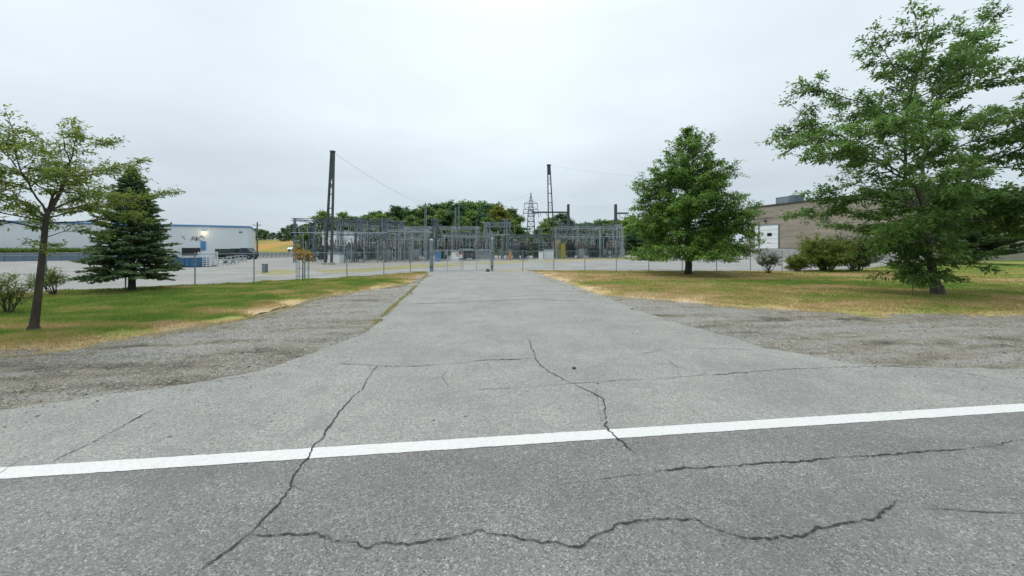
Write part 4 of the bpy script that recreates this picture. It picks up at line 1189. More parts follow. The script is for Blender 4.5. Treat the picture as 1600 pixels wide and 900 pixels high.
FT = dict(g=(LEAFY, 'deciduous_tree', 'mid-green leafy tree'), l=(LIGHT, 'deciduous_tree', 'pale yellowish-green leafy tree'), d=(DARKT, 'deciduous_tree', 'dark green leafy tree'),
          c=(CONIF, 'conifer_tree', 'dark pointed conifer'), y=(YELL, 'deciduous_tree', 'yellow-leaved tree'))
_fc = [0]
def far_tree(x, yt, D_, kind_, where, group, wf=1.0):
    ms, nm, lb = FT[kind_]; _fc[0] += 1; r_ = random.Random(_fc[0] * 7 + 3)
    X = (x - 800) * D_ / F; z0 = float(hill_z(np.array([X]), np.array([D_]))[0]) if D_ > 97 else 0.0
    top = EYE + (HZ - yt) / F * D_; s = (top - z0) / 15.6
    root = thing(nm, '%s %s' % (lb, where), 'tree', (X, D_, z0 - .1), r_.uniform(0, 6.28), group)
    wm, lm = ms[_fc[0] % len(ms)]
    link('trunk', wm, root); link('crown', lm, root)
    root.scale = (s * wf, s * wf, s)
G1 = 'trees of the wood behind the substation'
W1 = "in the big wood behind the substation's middle"
for x, y, d, k in [(668, 324, 150, 'g'), (683, 319, 160, 'd'), (700, 317, 165, 'g'), (716, 319, 150, 'd'), (729, 318, 168, 'g'), (745, 317, 160, 'g'), (759, 320, 150, 'd'), (773, 319, 165, 'g'), (796, 328, 158, 'g'),
                   (690, 328, 140, 'l'), (708, 330, 138, 'd'), (738, 330, 140, 'l'), (752, 332, 136, 'd'), (802, 345, 150, 'l'), (672, 340, 132, 'd'), (722, 340, 130, 'g'), (765, 342, 130, 'g'), (790, 345, 132, 'd'), (655, 345, 140, 'g')]:
    far_tree(x, y, d, k, W1, G1)
far_tree(780, 323, 138, 'y', 'standing out of the green wood behind the substation', None, .9)
W2 = 'rising left of the big wood behind the substation'
for x, y, d, k in [(607, 329, 150, 'c'), (621, 322, 150, 'd'), (635, 320, 155, 'c'), (648, 323, 150, 'c'), (583, 333, 150, 'g'), (595, 335, 140, 'l'), (571, 336, 150, 'd'), (612, 340, 140, 'g'), (640, 340, 138, 'g')]:
    far_tree(x, y, d, k, W2, G1)
W3 = 'behind the left gantry of the substation'
for x, y, d, k in [(505, 330, 120, 'l'), (535, 332, 130, 'l'), (553, 338, 140, 'd'), (522, 342, 130, 'g'), (488, 348, 125, 'd'), (540, 348, 125, 'g'), (565, 350, 125, 'g')]:
    far_tree(x, y, d, k, W3, G1)
W4 = 'on the golden slope left of the substation'
for x, y, d, k in [(450, 350, 170, 'c'), (459, 350, 165, 'd'), (468, 351, 170, 'c'), (478, 350, 160, 'd'), (443, 356, 175, 'd')]:
    far_tree(x, y, d, k, W4, G1)
W5 = 'on the far skyline right of the white building'
for x, y, d, k in [(386, 356, 230, 'g'), (398, 357, 230, 'd'), (408, 358, 235, 'g'), (417, 361, 230, 'g'), (427, 363, 235, 'd'), (436, 364, 230, 'g'), (376, 358, 230, 'g'), (364, 360, 230, 'd')]:
    far_tree(x, y, d, k, W5, G1, 1.3)
W6 = 'behind the right half of the substation'
for x, y, d, k in [(852, 349, 120, 'l'), (865, 345, 125, 'g'), (876, 334, 130, 'd'), (886, 340, 128, 'd'), (898, 352, 150, 'c'), (906, 356, 160, 'g'), (915, 344, 170, 'c'), (925, 352, 160, 'g'), (938, 345, 150, 'g'), (948, 350, 140, 'l'), (957, 344, 150, 'g'), (968, 347, 140, 'l'), (980, 343, 135, 'l'), (993, 345, 140, 'g'), (1006, 348, 140, 'd'), (1022, 350, 150, 'g'), (1042, 352, 150, 'g'),
                   (842, 362, 140, 'g'), (822, 362, 150, 'l'), (812, 356, 150, 'g'), (835, 366, 140, 'd'), (903, 362, 130, 'c'), (918, 362, 125, 'd'), (935, 362, 120, 'g'), (955, 362, 118, 'd'), (975, 362, 118, 'g')]:
    far_tree(x, y, d, k, W6, G1)
W7 = 'in the low tree belt behind the substation'
_r = random.Random(5)
for i in range(34):
    x_ = 478 + i * 16.2 + _r.uniform(-5, 5)
    far_tree(x_, _r.uniform(356, 369) if x_ < 800 else _r.uniform(360, 370), _r.uniform(101, 112), _r.choice('gglddg'), W7, G1, 1.5)
for x, y, d, k in [(575, 338, 145, 'g'), (590, 330, 155, 'd'), (602, 334, 150, 'g'), (628, 330, 150, 'g'), (642, 330, 150, 'd'), (655, 328, 150, 'g'), (515, 338, 130, 'g'), (546, 340, 135, 'g')]:
    far_tree(x, y, d, k, W2 if x > 570 else W3, G1)
for x, y, d, k in [(905, 350, 140, 'g'), (922, 348, 145, 'd'), (932, 349, 150, 'l'), (945, 346, 150, 'g'), (965, 343, 150, 'l'), (985, 340, 140, 'g'), (860, 340, 130, 'g'), (845, 352, 130, 'l')]:
    far_tree(x, y, d, k, W6, G1)
#--- STRUCTURES ---
# ================================================================== FENCES AND GATE
def resample(line, step):
    ln = np.array(line); seg = np.linalg.norm(np.diff(ln, axis=0), axis=1); cum = np.concatenate([[0], np.cumsum(seg)])
    n = max(1, round(cum[-1] / step)); q = np.linspace(0, cum[-1], n + 1)
    return [(float(np.interp(a, cum, ln[:, 0])), float(np.interp(a, cum, ln[:, 1]))) for a in q]
def chain_fence(label, line, h=1.85, step=2.9, mesh_w=.075):
    pts = resample(line, step)
    root = thing('chain_link_fence', label, 'fence', (pts[0][0], pts[0][1], 0))
    o = Vector((pts[0][0], pts[0][1], 0))
    post = MB().tube([(0, 0, -.2), (0, 0, h + .03)], .034, 7)
    post.lathe((0, 0, h + .03), [(.034, 0), (.04, .01), (.03, .045), (.005, .06)], 7)
    pm = post.mesh('post', M['galv'])
    for p in pts: link('post', pm, root, (p[0] - o.x, p[1] - o.y, 0))
    top = MB(); top.tube([(p[0] - o.x, p[1] - o.y, h) for p in pts], .021, 6); top.build('top_rail', M['galv'], root)
    m = MB()
    for a, b in zip(pts[:-1], pts[1:]):
        a = Vector((a[0] - o.x, a[1] - o.y, 0)); b = Vector((b[0] - o.x, b[1] - o.y, 0)); L_ = (b - a).length; d = (b - a) / L_
        zb, zt = .04, h - .02; hh = zt - zb
        k = int((L_ + hh) / (mesh_w * 1.414)) + 1
        for sgn in (1, -1):
            for i in range(k):
                s0 = -hh + i * mesh_w * 1.414
                s1 = s0 + hh; za, zc_ = zb, zt
                lo = max(0, s0); hi = min(L_, s1)
                if hi <= lo: continue
                z0 = zb + (lo - s0); z1 = zb + (hi - s0)
                if sgn < 0: z0, z1 = zt + zb - z0, zt + zb - z1
                p0 = a + d * lo + Vector((0, 0, z0)); p1 = a + d * hi + Vector((0, 0, z1))
                nrm = Vector((-d.y, d.x, 0)) * .0018
                up = Vector((0, 0, .0018))
                m.add([p0 - nrm, p0 + nrm + up, p1 + nrm + up, p1 - nrm], [(0, 1, 2, 3)])
    kind(m.build('chain_mesh', M['galv'], root), 'stuff')
    return root
gl, gr_ = P(674, 424.2), P(768, 423.4)
chain_fence('chain link fence left of the gate running along the lawn', [V2(gl)] + fenceL[1:] + [ST(-30, toST(fenceL[-1])[1])])
chain_fence('chain link fence right of the gate passing behind the pyramid oak', [V2(gr_)] + pix([(832, 422.8), (940, 422.6), (1094, 424), (1150, 424.6), (1222, 424.4)]))

def gate_post(label, x, yb, yt, r):
    b = P(x, yb); h = HT(yb, yt)
    root = thing('gate_post', label, 'post', (b.x, b.y, 0))
    MB().tube([(0, 0, -.2), (0, 0, h)], r, 10).build('post', M['galv'], root, smooth=False)
    MB().lathe((0, 0, h), [(r * 1.15, 0), (r * 1.2, .05), (r * .8, .13), (.02, .17)], 10).build('cap', M['galv_light'], root)
    for z in (.35, h * .55):
        MB().tube([(0, 0, z), (0, 0, z + .1)], r * 1.18, 10).build('hinge_band', M['galv_dark'], root)
    return b, h
gate_post('tall thick steel post on the left of the gate', 674, 424.2, 376, .15)
gate_post('tall steel post on the right of the gate', 769, 423.4, 374, .11)
def gate_leaf(label, xa, xb, y, h, brace=1):
    a = P(xa, y); b = P(xb, y); w_ = b.x - a.x
    root = thing('gate_leaf', label, 'gate', (a.x, a.y, 0))
    fr = MB(); r_ = .028
    for x in (0, w_ * .5, w_): fr.tube([(x, 0, .08), (x, 0, h)], r_, 6)
    for z in (.08, h * .55, h): fr.tube([(0, 0, z), (w_, 0, z)], r_, 6)
    fr.build('frame', M['galv_light'], root)
    m = MB(); k = int((w_ + h) / .11)
    for sg in (1, -1):
        for i in range(k):
            s0 = -h + i * .11; lo = max(0, s0); hi = min(w_, s0 + h - .08)
            if hi <= lo: continue
            z0 = .08 + lo - s0; z1 = .08 + hi - s0
            if sg < 0: z0, z1 = h + .08 - z0, h + .08 - z1
            m.add([(lo, -.003, z0), (lo, .003, z0 + .004), (hi, .003, z1 + .004), (hi, -.003, z1)], [(0, 1, 2, 3)])
    kind(m.build('chain_mesh', M['galv'], root), 'stuff')
    return root
gate_leaf('left leaf of the chain link gate across the driveway end', 677, 721, 424, 1.95)
gate_leaf('right leaf of the chain link gate across the driveway end', 723.5, 766, 423.6, 1.95)
b = P(717, 424.4)
sg = thing('warning_sign', 'white warning sign with a red band hung on the gate', 'sign', (b.x, b.y - .05, 1.25))
MB().box((0, 0, .2), (.62, .012, .42)).build('plate', M['white_paint'], sg)
MB().box((0, -.010, .355), (.60, .006, .10)).build('band', M['red'], sg)
for i, ww in enumerate((.44, .36, .46)):
    MB().box((0, -.010, .24 - i * .07), (ww, .006, .022)).build('text_line', M['dark'], sg)
b = P(762, 424.6)
o = MB().lathe((0, 0, 0), [(.16, 0), (.2, .1), (.13, .24), (.05, .3)], 7).build('boulder', M['stone'], None, loc=(b.x, b.y, -.02)); tag(o, 'dark lump at the foot of the right gate post', 'stone')

# white picket barrier beside the right fence
a = P(826, 421.5); b = P(849, 421); w_ = b.x - a.x; h = HT(421, 405)
root = thing('picket_barrier', 'short white picket barrier in front of the fence right of the gate', 'barrier', (a.x, a.y, 0))
pk = MB(); pk.box((0, 0, h / 2), (.07, .03, h)); pk.add([(-.035, -.015, h), (.035, -.015, h), (.035, .015, h), (-.035, .015, h), (0, 0, h + .07)], [(0, 1, 4), (1, 2, 4), (2, 3, 4), (3, 0, 4)])
pm = pk.mesh('picket', M['white_paint'])
for i in range(9): link('picket', pm, root, (w_ * i / 8, 0, .02))
for z in (.25, h * .72): MB().box((w_ / 2, .035, z), (w_, .03, .07)).build('rail', M['white_paint'], root)

# ================================================================== BUILDINGS
def wall_frame(a, b):
    a = Vector(a); b = Vector(b); d = (b - a); L_ = d.length; d.normalize()
    return a, L_, math.atan2(d.y, d.x)
# --- white sheet-metal building at the left: local x runs along the front wall away from camera
A0 = Vector((-83.5, 63.6, 0)); A1 = Vector((-55.3, 81.2, 0))
L_ = (A1 - A0).length; rz = math.atan2(A1.y - A0.y, A1.x - A0.x); Hb = 6.35
root = thing('white_warehouse', 'long white sheet-metal warehouse with blue roof trim behind the left lawn', 'building', A0, rz)
def wx(px):
    """distance along the front wall of the ray through photograph column px"""
    k = (px - 800) / F; d = A1 - A0
    s = (k * A0.y - A0.x) / (d.x - k * d.y); return s * L_
X0 = -40.0
body = MB(); body.box(((X0 + L_) / 2, 14.05, Hb / 2 - .3), (L_ - X0, 28, Hb + .6)); body.build('wall', M['panel'], root)
seam = MB()
n_rib = int((L_ - X0) / 1.0)
rib = MB().box((0, 0, Hb / 2 + .4), (.04, .02, Hb - .9)).mesh('wall_rib', M['panel'])
for i in range(n_rib): link('wall_rib', rib, root, (X0 + .5 + i * 1.0, .046, 0))
MB().box(((X0 + L_) / 2, 14.0, Hb + .06), (L_ - X0 + .3, 28.3, .26)).build('roof_trim', M['blue_trim'], root)
MB().box(((X0 + L_) / 2, 14.0, Hb + .24), (L_ - X0 - .2, 27.6, .12)).build('roof', M['white_metal'], root)
def wall_box(name, px0, px1, z0, z1, dep, material, par=root, y=0.0):
    x0, x1 = wx(px0), wx(px1)
    return MB().box(((x0 + x1) / 2, y - dep / 2, (z0 + z1) / 2), (abs(x1 - x0), dep, z1 - z0)).build(name, material, par)
wall_box('door', 313.5, 321.5, 1.55, 3.35, .08, M['blue_trim'], y=-.003)
wall_box('dock_opening', 284, 313, .55, 2.0, .06, M['dark'], y=-.003)
wall_box('dock_frame', 282.6, 284, .4, 2.15, .1, M['white_metal'], y=-.003)
lm = wall_box('wall_lamp', 317.6, 320.2, 4.95, 5.3, .35, M['lamp'], y=-.003)
wall_box('lamp_hood', 316.5, 321.5, 5.3, 5.36, .45, M['galv'], y=-.003)
wall_box('wall_sign', 373.5, 378.5, 5.15, 5.42, .05, M['green_box'], y=-.003)
wall_box('downpipe', 389.0, 389.5, .1, 6.2, .1, M['white_metal'], y=-.003)
# dark painted letters, too blurred to read in full
def strokes(px, segs, hgt, z):
    m = MB(); x = wx(px)
    for (a, b, c, d) in segs: m.bar((x + a, -.03, z + b * hgt), (x + c, -.03, z + d * hgt), .13, .03)
    m.build('letter', M['navy'], root)
strokes(287.5, [(-.3, 1, .25, .2)], .8, 3.55)
strokes(302, [(-.45, 0, 0, 1), (0, 1, .45, 0), (-.25, .4, .25, .4)], .85, 3.45)
strokes(310.5, [(-.35, 0, -.35, 1), (-.35, .45, .4, 1), (-.2, .5, .45, 0)], .9, 3.4)
strokes(317, [(-.3, 1, .25, .3)], .85, 3.65)
pt_lamp = bpy.data.lights.new('wall_lamp_light', 'POINT'); pt_lamp.energy = 25; pt_lamp.color = (1, .72, .38); pt_lamp.shadow_soft_size = .15
plo = bpy.data.objects.new('wall_lamp_light', pt_lamp); COL.objects.link(plo); plo.parent = root; plo.location = (wx(319), -.75, 5.0)
# hedge and blue-grey low wall in front of it
def along(px, off):
    d = (A1 - A0).normalized(); nn = Vector((d.y, -d.x, 0)); return A0 + d * wx(px) + nn * off
p0 = along(-150, 5.5); p1 = along(238, 5.5); d = p1 - p0
wl = thing('low_wall', 'long low blue-grey retaining wall before the white warehouse', 'wall', p0, math.atan2(d.y, d.x))
nseg = 14
blk = MB().box((d.length / nseg / 2, 0, .55), (d.length / nseg - .04, .35, 1.3)).mesh('wall_block', M['bluegrey'])
for i in range(nseg): link('wall_block', blk, wl, (d.length / nseg * i, 0, 0))
MB().box((d.length / 2, 0, 1.24), (d.length, .42, .09)).build('capping', M['concrete'], wl)
p0 = along(-120, 2.4); p1 = along(262, 2.4); d = p1 - p0
hd = thing('hedge', 'long trimmed green hedge between the blue-grey wall and the warehouse', 'hedge', p0, math.atan2(d.y, d.x))
r_ = np.random.default_rng(301); n = 26000
C = np.stack([r_.uniform(0, d.length, n), r_.uniform(-.7, .7, n), r_.uniform(.1, 1.95, n) + .12 * np.sin(np.arange(n))], 1)
C[:, 2] += (fbm(C[:, 0] * .8, C[:, 1], 5) - .5) * .3
link('foliage', tri_mesh('foliage', leaf_quads(C, r_.normal(0, 1, (n, 3)), r_.uniform(.15, .3, n), r_.uniform(.1, .18, n), r_, .4), np.clip(r_.normal(.45, .2, n), 0, 1), M['far_l'], nv=4), hd)
st_m = MB().tube([(0, 0, -.05), (0, 0, 1.5)], .05, 5).mesh('stem', M['bark'])
for i in range(int(d.length / 2)): link('stem', st_m, hd, (1 + i * 2.0, 0, 0))

# --- tan block building at the right
B0 = Vector((54.4, 89.0, 0)); B1 = Vector((62.3, 57.5, 0)); Hr = 11.0
Lr = (B1 - B0).length; rzb = math.atan2(B1.y - B0.y, B1.x - B0.x)
rb = thing('block_building', 'tan concrete-block building with dark roof edge and white dock door at the right', 'building', B0, rzb)
def bx_(px):
    k = (px - 800) / F; d = B1 - B0; return (k * B0.y - B0.x) / (d.x - k * d.y) * Lr
def zz(px, y):
    """height on the block wall of photograph point (px, y)"""
    p = B0 + (B1 - B0) * (bx_(px) / Lr); return EYE + (HZ - y) / F * p.y
MB().box((Lr / 2, 15, Hr / 2 - .1), (Lr, 30, Hr + .2)).build('wall', M['block'], rb)
MB().box((Lr / 2, 15, Hr + .2), (Lr + .3, 30.3, .28)).build('coping', M['coping'], rb)
MB().box((Lr / 2, -.06, .9), (Lr + .1, .12, 1.9)).build('plinth', M['concrete'], rb)
MB().box((Lr / 2, -.03, 8.45), (Lr, .06, .09)).build('joint_band', M['coping'], rb)
MB().box((Lr / 2, -.03, 1.95), (Lr, .09, .08)).build('base_band', M['coping'], rb)
def bwall(name, px0, px1, y0, y1, dep, material, par=rb, y=0.0):
    x0, x1 = bx_(px0), bx_(px1); pm_ = (px0 + px1) / 2; z0, z1 = zz(pm_, y1), zz(pm_, y0)
    return MB().box(((x0 + x1) / 2, y - dep / 2, (z0 + z1) / 2), (abs(x1 - x0), dep, abs(z1 - z0))).build(name, material, par)
dr = bwall('dock_door', 1187.5, 1216.5, 352, 388, .10, M['white_paint'], y=-.003)
bwall('door_frame', 1186.3, 1187.5, 350.5, 388, .16, M['galv'], y=-.003); bwall('door_frame', 1216.5, 1217.6, 350.5, 388, .16, M['galv'], y=-.003)
bwall('lintel', 1186.3, 1217.6, 350.2, 351.9, .16, M['galv'], y=-.003)
for i in range(4):
    yy = 359 + i * 7
    bwall('panel_joint', 1187.7, 1216.3, yy, yy + .5, .012, M['galv_light'], y=-.104)
bwall('door_window', 1199.5, 1206.5, 364, 369, .03, M['glass'], y=-.120)
bwall('side_door', 1180.5, 1185.3, 352.5, 388, .09, M['panel'], y=-.003)
bwall('wall_light', 1195, 1198, 343.5, 346.5, .3, M['coping'], y=-.003)
x0, x1 = bx_(1206), bx_(1236)
hv = thing('rooftop_unit', 'grey air-handling unit on the flat roof of the tan block building', 'roof unit', rb.matrix_world @ Vector((0, 0, 0)))
hv.location = B0 + (B1 - B0) * ((x0 + x1) / 2 / Lr) + Vector((math.sin(rzb) * -2.2, math.cos(rzb) * 2.2, Hr + .34)); hv.rotation_euler = (0, 0, rzb)
ww = abs(x1 - x0)
MB().box((-ww * .14, 0, .75), (ww * .70, 2.4, 1.35)).build('housing', M['galv'], hv)
MB().box((ww * .36, 0, .8), (ww * .26, 2.5, 1.5)).build('intake_box', M['galv_dark'], hv)
MB().box((0, 0, .04), (ww, 2.6, .09)).build('curb', M['coping'], hv)
MB().box((-ww * .14, 0, 1.47), (ww * .74, 2.5, .08)).build('lid', M['white_metal'], hv)

# ================================================================== THINGS IN THE LEFT YARD
# blue open dumpster
b = P(297, 416.5); m = MPP(416.5)
db = thing('open_dumpster', 'blue open-top dumpster standing in the yard before the white warehouse', 'dumpster', (b.x, b.y, -.03), R(8))
W_, D_, H_ = 36 * m, 1.9, 1.0
sh = MB()
sh.box((0, -D_ / 2, H_ / 2 + .08), (W_, .06, H_)); sh.box((0, D_ / 2, H_ / 2 + .08), (W_, .06, H_))
sh.box((-W_ / 2, 0, H_ / 2 + .08), (.06, D_ + .06, H_ + .004)); sh.box((W_ / 2, 0, H_ / 2 + .08), (.06, D_ + .06, H_ + .004)); sh.box((0, 0, .12), (W_ - .08, D_ - .08, .06))
sh.build('shell', M['blue'], db)
rbm = MB().box((0, 0, 0), (.09, .07, H_ - .08)).mesh('rib', M['blue'])
for i in range(5): link('rib', rbm, db, (-W_ / 2 + .25 + i * (W_ - .5) / 4, -D_ / 2 - .06, H_ / 2 + .08))
MB().box((0, -D_ / 2 - .04, H_ + .09), (W_ + .1, .12, .08)).build('rim', M['galv_light'], db)
for s in (-1, 1): MB().box((s * W_ * .4, 0, .02), (.12, D_, .1)).build('skid', M['dark'], db)
# white slatted crates beside it
b = P(325, 416)
cr_ = thing('slatted_crate', 'pale slatted crate stack right beside the blue dumpster', 'crate', (b.x, b.y, -.03), R(8))
W_, H_, D_ = 19 * m, 1.7, 1.2
for i in range(4):
    for y in (-D_ / 2, D_ / 2): MB().box((-W_ / 2 + .06 + i * (W_ - .12) / 3, y, H_ / 2), (.08, .08, H_)).build('upright', M['panel'], cr_)
sl = MB().box((0, 0, 0), (W_, .03, .11)).mesh('slat', M['white_metal'])
for i in range(7):
    for y in (-D_ / 2 - .057, D_ / 2 + .057): link('slat', sl, cr_, (0, y, .15 + i * .24))
MB().box((0, 0, .06), (W_ - .2, D_ - .1, .08)).build('floor', M['wood'], cr_)
# dark green trailers and truck
def trailer(label, px0, px1, yb, yt, dep, material, rz_=0):
    b = P((px0 + px1) / 2, yb); m = MPP(yb); W_ = (px1 - px0) * m; H_ = HT(yb, yt)
    r_ = thing('box_trailer', label, 'trailer', (b.x, b.y, -.03), rz_)
    MB().box((0, dep / 2, .75 + (H_ - .75) / 2), (W_, dep, H_ - .75)).build('box', material, r_)
    MB().box((0, dep / 2, .66), (W_ * .96, dep * .5, .16)).build('chassis', M['dark'], r_)
    rm = MB().box((0, 0, 0), (.06, .04, H_ - .85)).mesh('side_rib', material)
    for i in range(int(W_ / .9)): link('side_rib', rm, r_, (-W_ / 2 + .45 + i * .9, -.022, .75 + (H_ - .75) / 2))
    wh = MB().tube([(0, -.14, 0), (0, .14, 0)], .45, 14).mesh('wheel', M['dark'])
    for x in (-W_ * .38, -W_ * .25, W_ * .32):
        for y in (.3, dep - .3): link('wheel', wh, r_, (x, y, .45))
    return r_
trailer('dark green box trailer parked along the white warehouse', 336, 359, 404.5, 388.5, 2.4, M['dgreen'])
trailer('darker box trailer parked behind the truck by the white warehouse', 360, 378, 404, 388, 2.4, M['xf_dark'])
b = P(388, 405); m = MPP(405)
tk = thing('parked_truck', 'dark truck parked at the right corner of the white warehouse', 'truck', (b.x, b.y, -.03), R(4))
cab = MB(); W_, H_ = 1.9, 2.0
prof = [(-.95, .55), (-.95, 1.75), (-.8, 2.05), (.35, 2.05), (.75, 1.45), (1.25, 1.3), (1.3, .55)]
cab.add([(x, -.95, z) for x, z in prof] + [(x, .95, z) for x, z in prof], [tuple(range(6, -1, -1)), tuple(range(7, 14))] + [(i, (i + 1) % 7, (i + 1) % 7 + 7, i + 7) for i in range(7)])
cab.build('cab', M['navy'], tk)
MB().box((-.15, -.955, 1.68), (.75, .02, .45)).build('side_window', M['glass'], tk)
MB().box((-2.3, 0, 1.0), (2.5, 1.9, .55)).build('bed', M['dark'], tk)
MB().box((-.9, 0, .5), (4.4, 1.1, .18)).build('chassis', M['dark'], tk)
wh = MB().tube([(0, -.13, 0), (0, .13, 0)], .42, 14).mesh('wheel', M['dark']); hb = MB().tube([(0, -.15, 0), (0, .15, 0)], .17, 8).mesh('hub', M['galv'])
for x in (.65, -2.6):
    for y in (-.85, .85):
        o = link('wheel', wh, tk, (x, y, .42)); link('hub', hb, o)
# grey racks and scrap before the trailers
for i, (px, yb, wpx, hh) in enumerate(((352, 413.5, 13, .95), (364, 412, 12, 1.05), (376, 409, 12, 1.0))):
    b = P(px, yb); m = MPP(yb); W_ = wpx * m
    rk = thing('metal_rack', ('leftmost', 'middle', 'rightmost')[i] + ' of three low grey metal racks before the dark trailers', 'rack', (b.x, b.y, -.03), R(6))
    for x in (-W_ / 2, 0, W_ / 2):
        for y in (-.4, .4): MB().box((x, y, hh / 2), (.05, .05, hh)).build('upright', M['galv_light'], rk)
    for z in (.2, hh * .6, hh - .03):
        for y in (-.46, .46): MB().box((0, y, z), (W_ + .1, .04, .06)).build('rail', M['galv_light'], rk)
    rr = random.Random(i)
    for k in range(5): MB().bar((rr.uniform(-W_ / 2, W_ / 2), rr.uniform(-.3, .3), .25), (rr.uniform(-W_ / 2, W_ / 2), rr.uniform(-.3, .3), hh * .55), .16, .1).build('scrap_piece', M['galv_dark' if k % 2 else 'panel'], rk)
# row of concrete barriers
for i in range(9):
    px = 408 + i * 6.4; yb = 402.2 - .05 * i; b = P(px, yb); m = MPP(yb)
    h = 1.05; w2 = 6.2 * m / 2
    bm = MB(); pr = [(-.3, 0), (.3, 0), (.3, .15), (.13, .4), (.09, h), (-.09, h), (-.13, .4), (-.3, .15)]
    bm.add([(-w2, y, z) for y, z in pr] + [(w2, y, z) for y, z in pr], [tuple(range(8)), tuple(range(15, 7, -1))] + [(i2, i2 + 8, (i2 + 1) % 8 + 8, (i2 + 1) % 8) for i2 in range(8)])
    tag(bm.build('concrete_barrier', M['concrete'], None, loc=(b.x, b.y, -.04)), 'grey concrete barrier in the row below the golden slope', 'barrier', 'concrete barriers below the slope')
b = P(414, 426); gb = thing('utility_box', 'small grey utility box in the yard behind the left fence', 'utility box', (b.x, b.y, -.03))
MB().box((0, 0, .38), (.34, .3, .76)).build('cabinet', M['galv_dark'], gb); MB().box((0, 0, .78), (.4, .36, .05)).build('lid', M['galv'], gb); MB().box((0, -.155, .4), (.26, .012, .6)).build('door', M['galv'], gb)
# utility pole on the slope
def wood_pole(label, px, D_, yt, zb, arm=True, r_=.14):
    b = PX(px, D_); top = EYE + (HZ - yt) / F * D_
    o = thing('utility_pole', label, 'pole', (b.x, b.y, zb))
    MB().tube([(0, 0, -.3), (0, 0, top - zb)], [r_ * 1.3, r_], 8).build('pole', M['wood'], o)
    if arm:
        MB().box((0, -.16, top - zb - .7), (1.9, .12, .12)).build('crossarm', M['wood'], o)
        im = MB().lathe((0, 0, 0), [(.03, 0), (.07, .05), (.03, .1), (.06, .15), (.02, .2)], 6).mesh('insulator', M['insul'])
        for x in (-.8, 0, .8): link('insulator', im, o, (x, -.16, top - zb - .64))
    return o
b = P(402, 401); wood_pole('slim wooden utility pole right of the white warehouse', 402, 86, 347, -.04)

# ================================================================== SUBSTATION
def insulator(h, r=.10, n=6, k=5):
    pr = [(r * .45, 0)]
    for i in range(k):
        z = h * (i + .25) / k; pr += [(r * .45, z), (r, z + h * .18 / k), (r * .5, z + h * .5 / k)]
    pr.append((r * .45, h)); m = MB(); m.lathe((0, 0, 0), pr, n); return m
INS = insulator(1.0).mesh('insulator', M['insul'])
INSB = insulator(1.0, .12).mesh('insulator', M['insul_brown'])

def bay(label, px0, px1, yb, yt, depth, nx, ny, rot=0.0, beam=.34, colw=.28, material='galv', bus=None, hang=True, seed=0, mid=True):
    b = P((px0 + px1) / 2, yb); m = MPP(yb); W_ = (px1 - px0) * m; H_ = HT(yb, yt); r_ = random.Random(seed)
    root = thing('steel_gantry', label, 'gantry', (b.x, b.y, -.03), rot)
    cm = MB().lattice((0, 0, 0), (0, 0, H_), colw, colw * .8, max(4, int(H_ / 1.1)), .055, .03).mesh('column', M[material])
    xs = [-W_ / 2 + W_ * i / (nx - 1) for i in range(nx)]; ys = [depth * j / max(1, ny - 1) for j in range(ny)]
    for x in xs:
        for y in ys: link('column', cm, root, (x, y, 0))
    zt = H_ - beam / 2
    bmx = MB().lattice((-W_ / 2 - .5, 0, 0), (W_ / 2 + .5, 0, 0), beam, beam, max(6, int(W_ / 1.2)), .05, .028).mesh('beam', M[material])
    for y in ys: link('beam', bmx, root, (0, y, zt))
    if ny > 1:
        bmy = MB().lattice((0, 0, 0), (0, depth, 0), beam * .8, beam * .8, max(4, int(depth / 1.3)), .045, .026).mesh('cross_beam', M[material])
        for x in xs: link('cross_beam', bmy, root, (x, 0, zt - .02))
    if mid:
        bm2 = MB().bar((-W_ / 2, 0, 0), (W_ / 2, 0, 0), .07, .09).mesh('rail', M[material])
        link('rail', bm2, root, (0, ys[-1], H_ * .66))
    k = max(3, int(W_ / 1.15))
    for i in range(k):
        x = -W_ / 2 + W_ * (i + .5) / k
        for y in ys:
            if r_.random() < .8:
                o = link('insulator', INS, root, (x, y, H_ * .66 + .085)); o.scale = (1, 1, .75)
            if hang and r_.random() < .7:
                o = link('insulator', INSB if r_.random() < .3 else INS, root, (x + .3, y, zt - beam / 2 - .8)); o.scale = (.8, .8, .8)
    if bus:
        for z in bus:
            for y in [q + dy for q in ys for dy in (-.5, .5)]:
                MB().tube([(-W_ / 2 - .3, y, z), (W_ / 2 + .3, y, z)], .042, 6).build('bus_bar', M['galv_light' if r_.random() < .5 else 'galv'], root)
        # down droppers
        for i in range(k):
            x = -W_ / 2 + W_ * (i + .2) / k; y = r_.choice(ys) - .5
            MB().tube([(x, y, bus[0]), (x + r_.uniform(-.2, .2), y - .2, bus[0] * .55), (x + r_.uniform(-.5, .5), y, 1.9)], .03, 5).build('dropper', M['galv_light'], root)
    # slack jumpers looping between insulators
    for i in range(k):
        x = -W_ / 2 + W_ * i / k; y = r_.choice(ys); z = H_ * r_.choice((.66, .8, .93)); w2 = W_ / k * r_.uniform(.8, 1.7); sg_ = r_.uniform(.3, 1.0); dy = r_.uniform(-1.2, 1.2)
        MB().tube([(x + w2 * q / 8, y + dy * q / 8, z - sg_ * 4 * (q / 8) * (1 - q / 8)) for q in range(9)], .022, 4).build('jumper', M['galv'], root)
    return root
bay('wide gantry at the left end of the substation beside the tall left mast', 462, 602, 410, 341, 6.0, 4, 2, R(2), bus=(4.3,), seed=1, material='galv_dark')
bay('second gantry row left, in front of the white control house', 528, 606, 406.5, 349, 7.0, 3, 2, R(-1), bus=(4.2,), seed=2)
bay('gantry between the white shed and the left gate post', 604, 664, 408, 358, 6.0, 4, 2, R(1), bus=(3.4, 4.6), seed=3, material='galv_light')
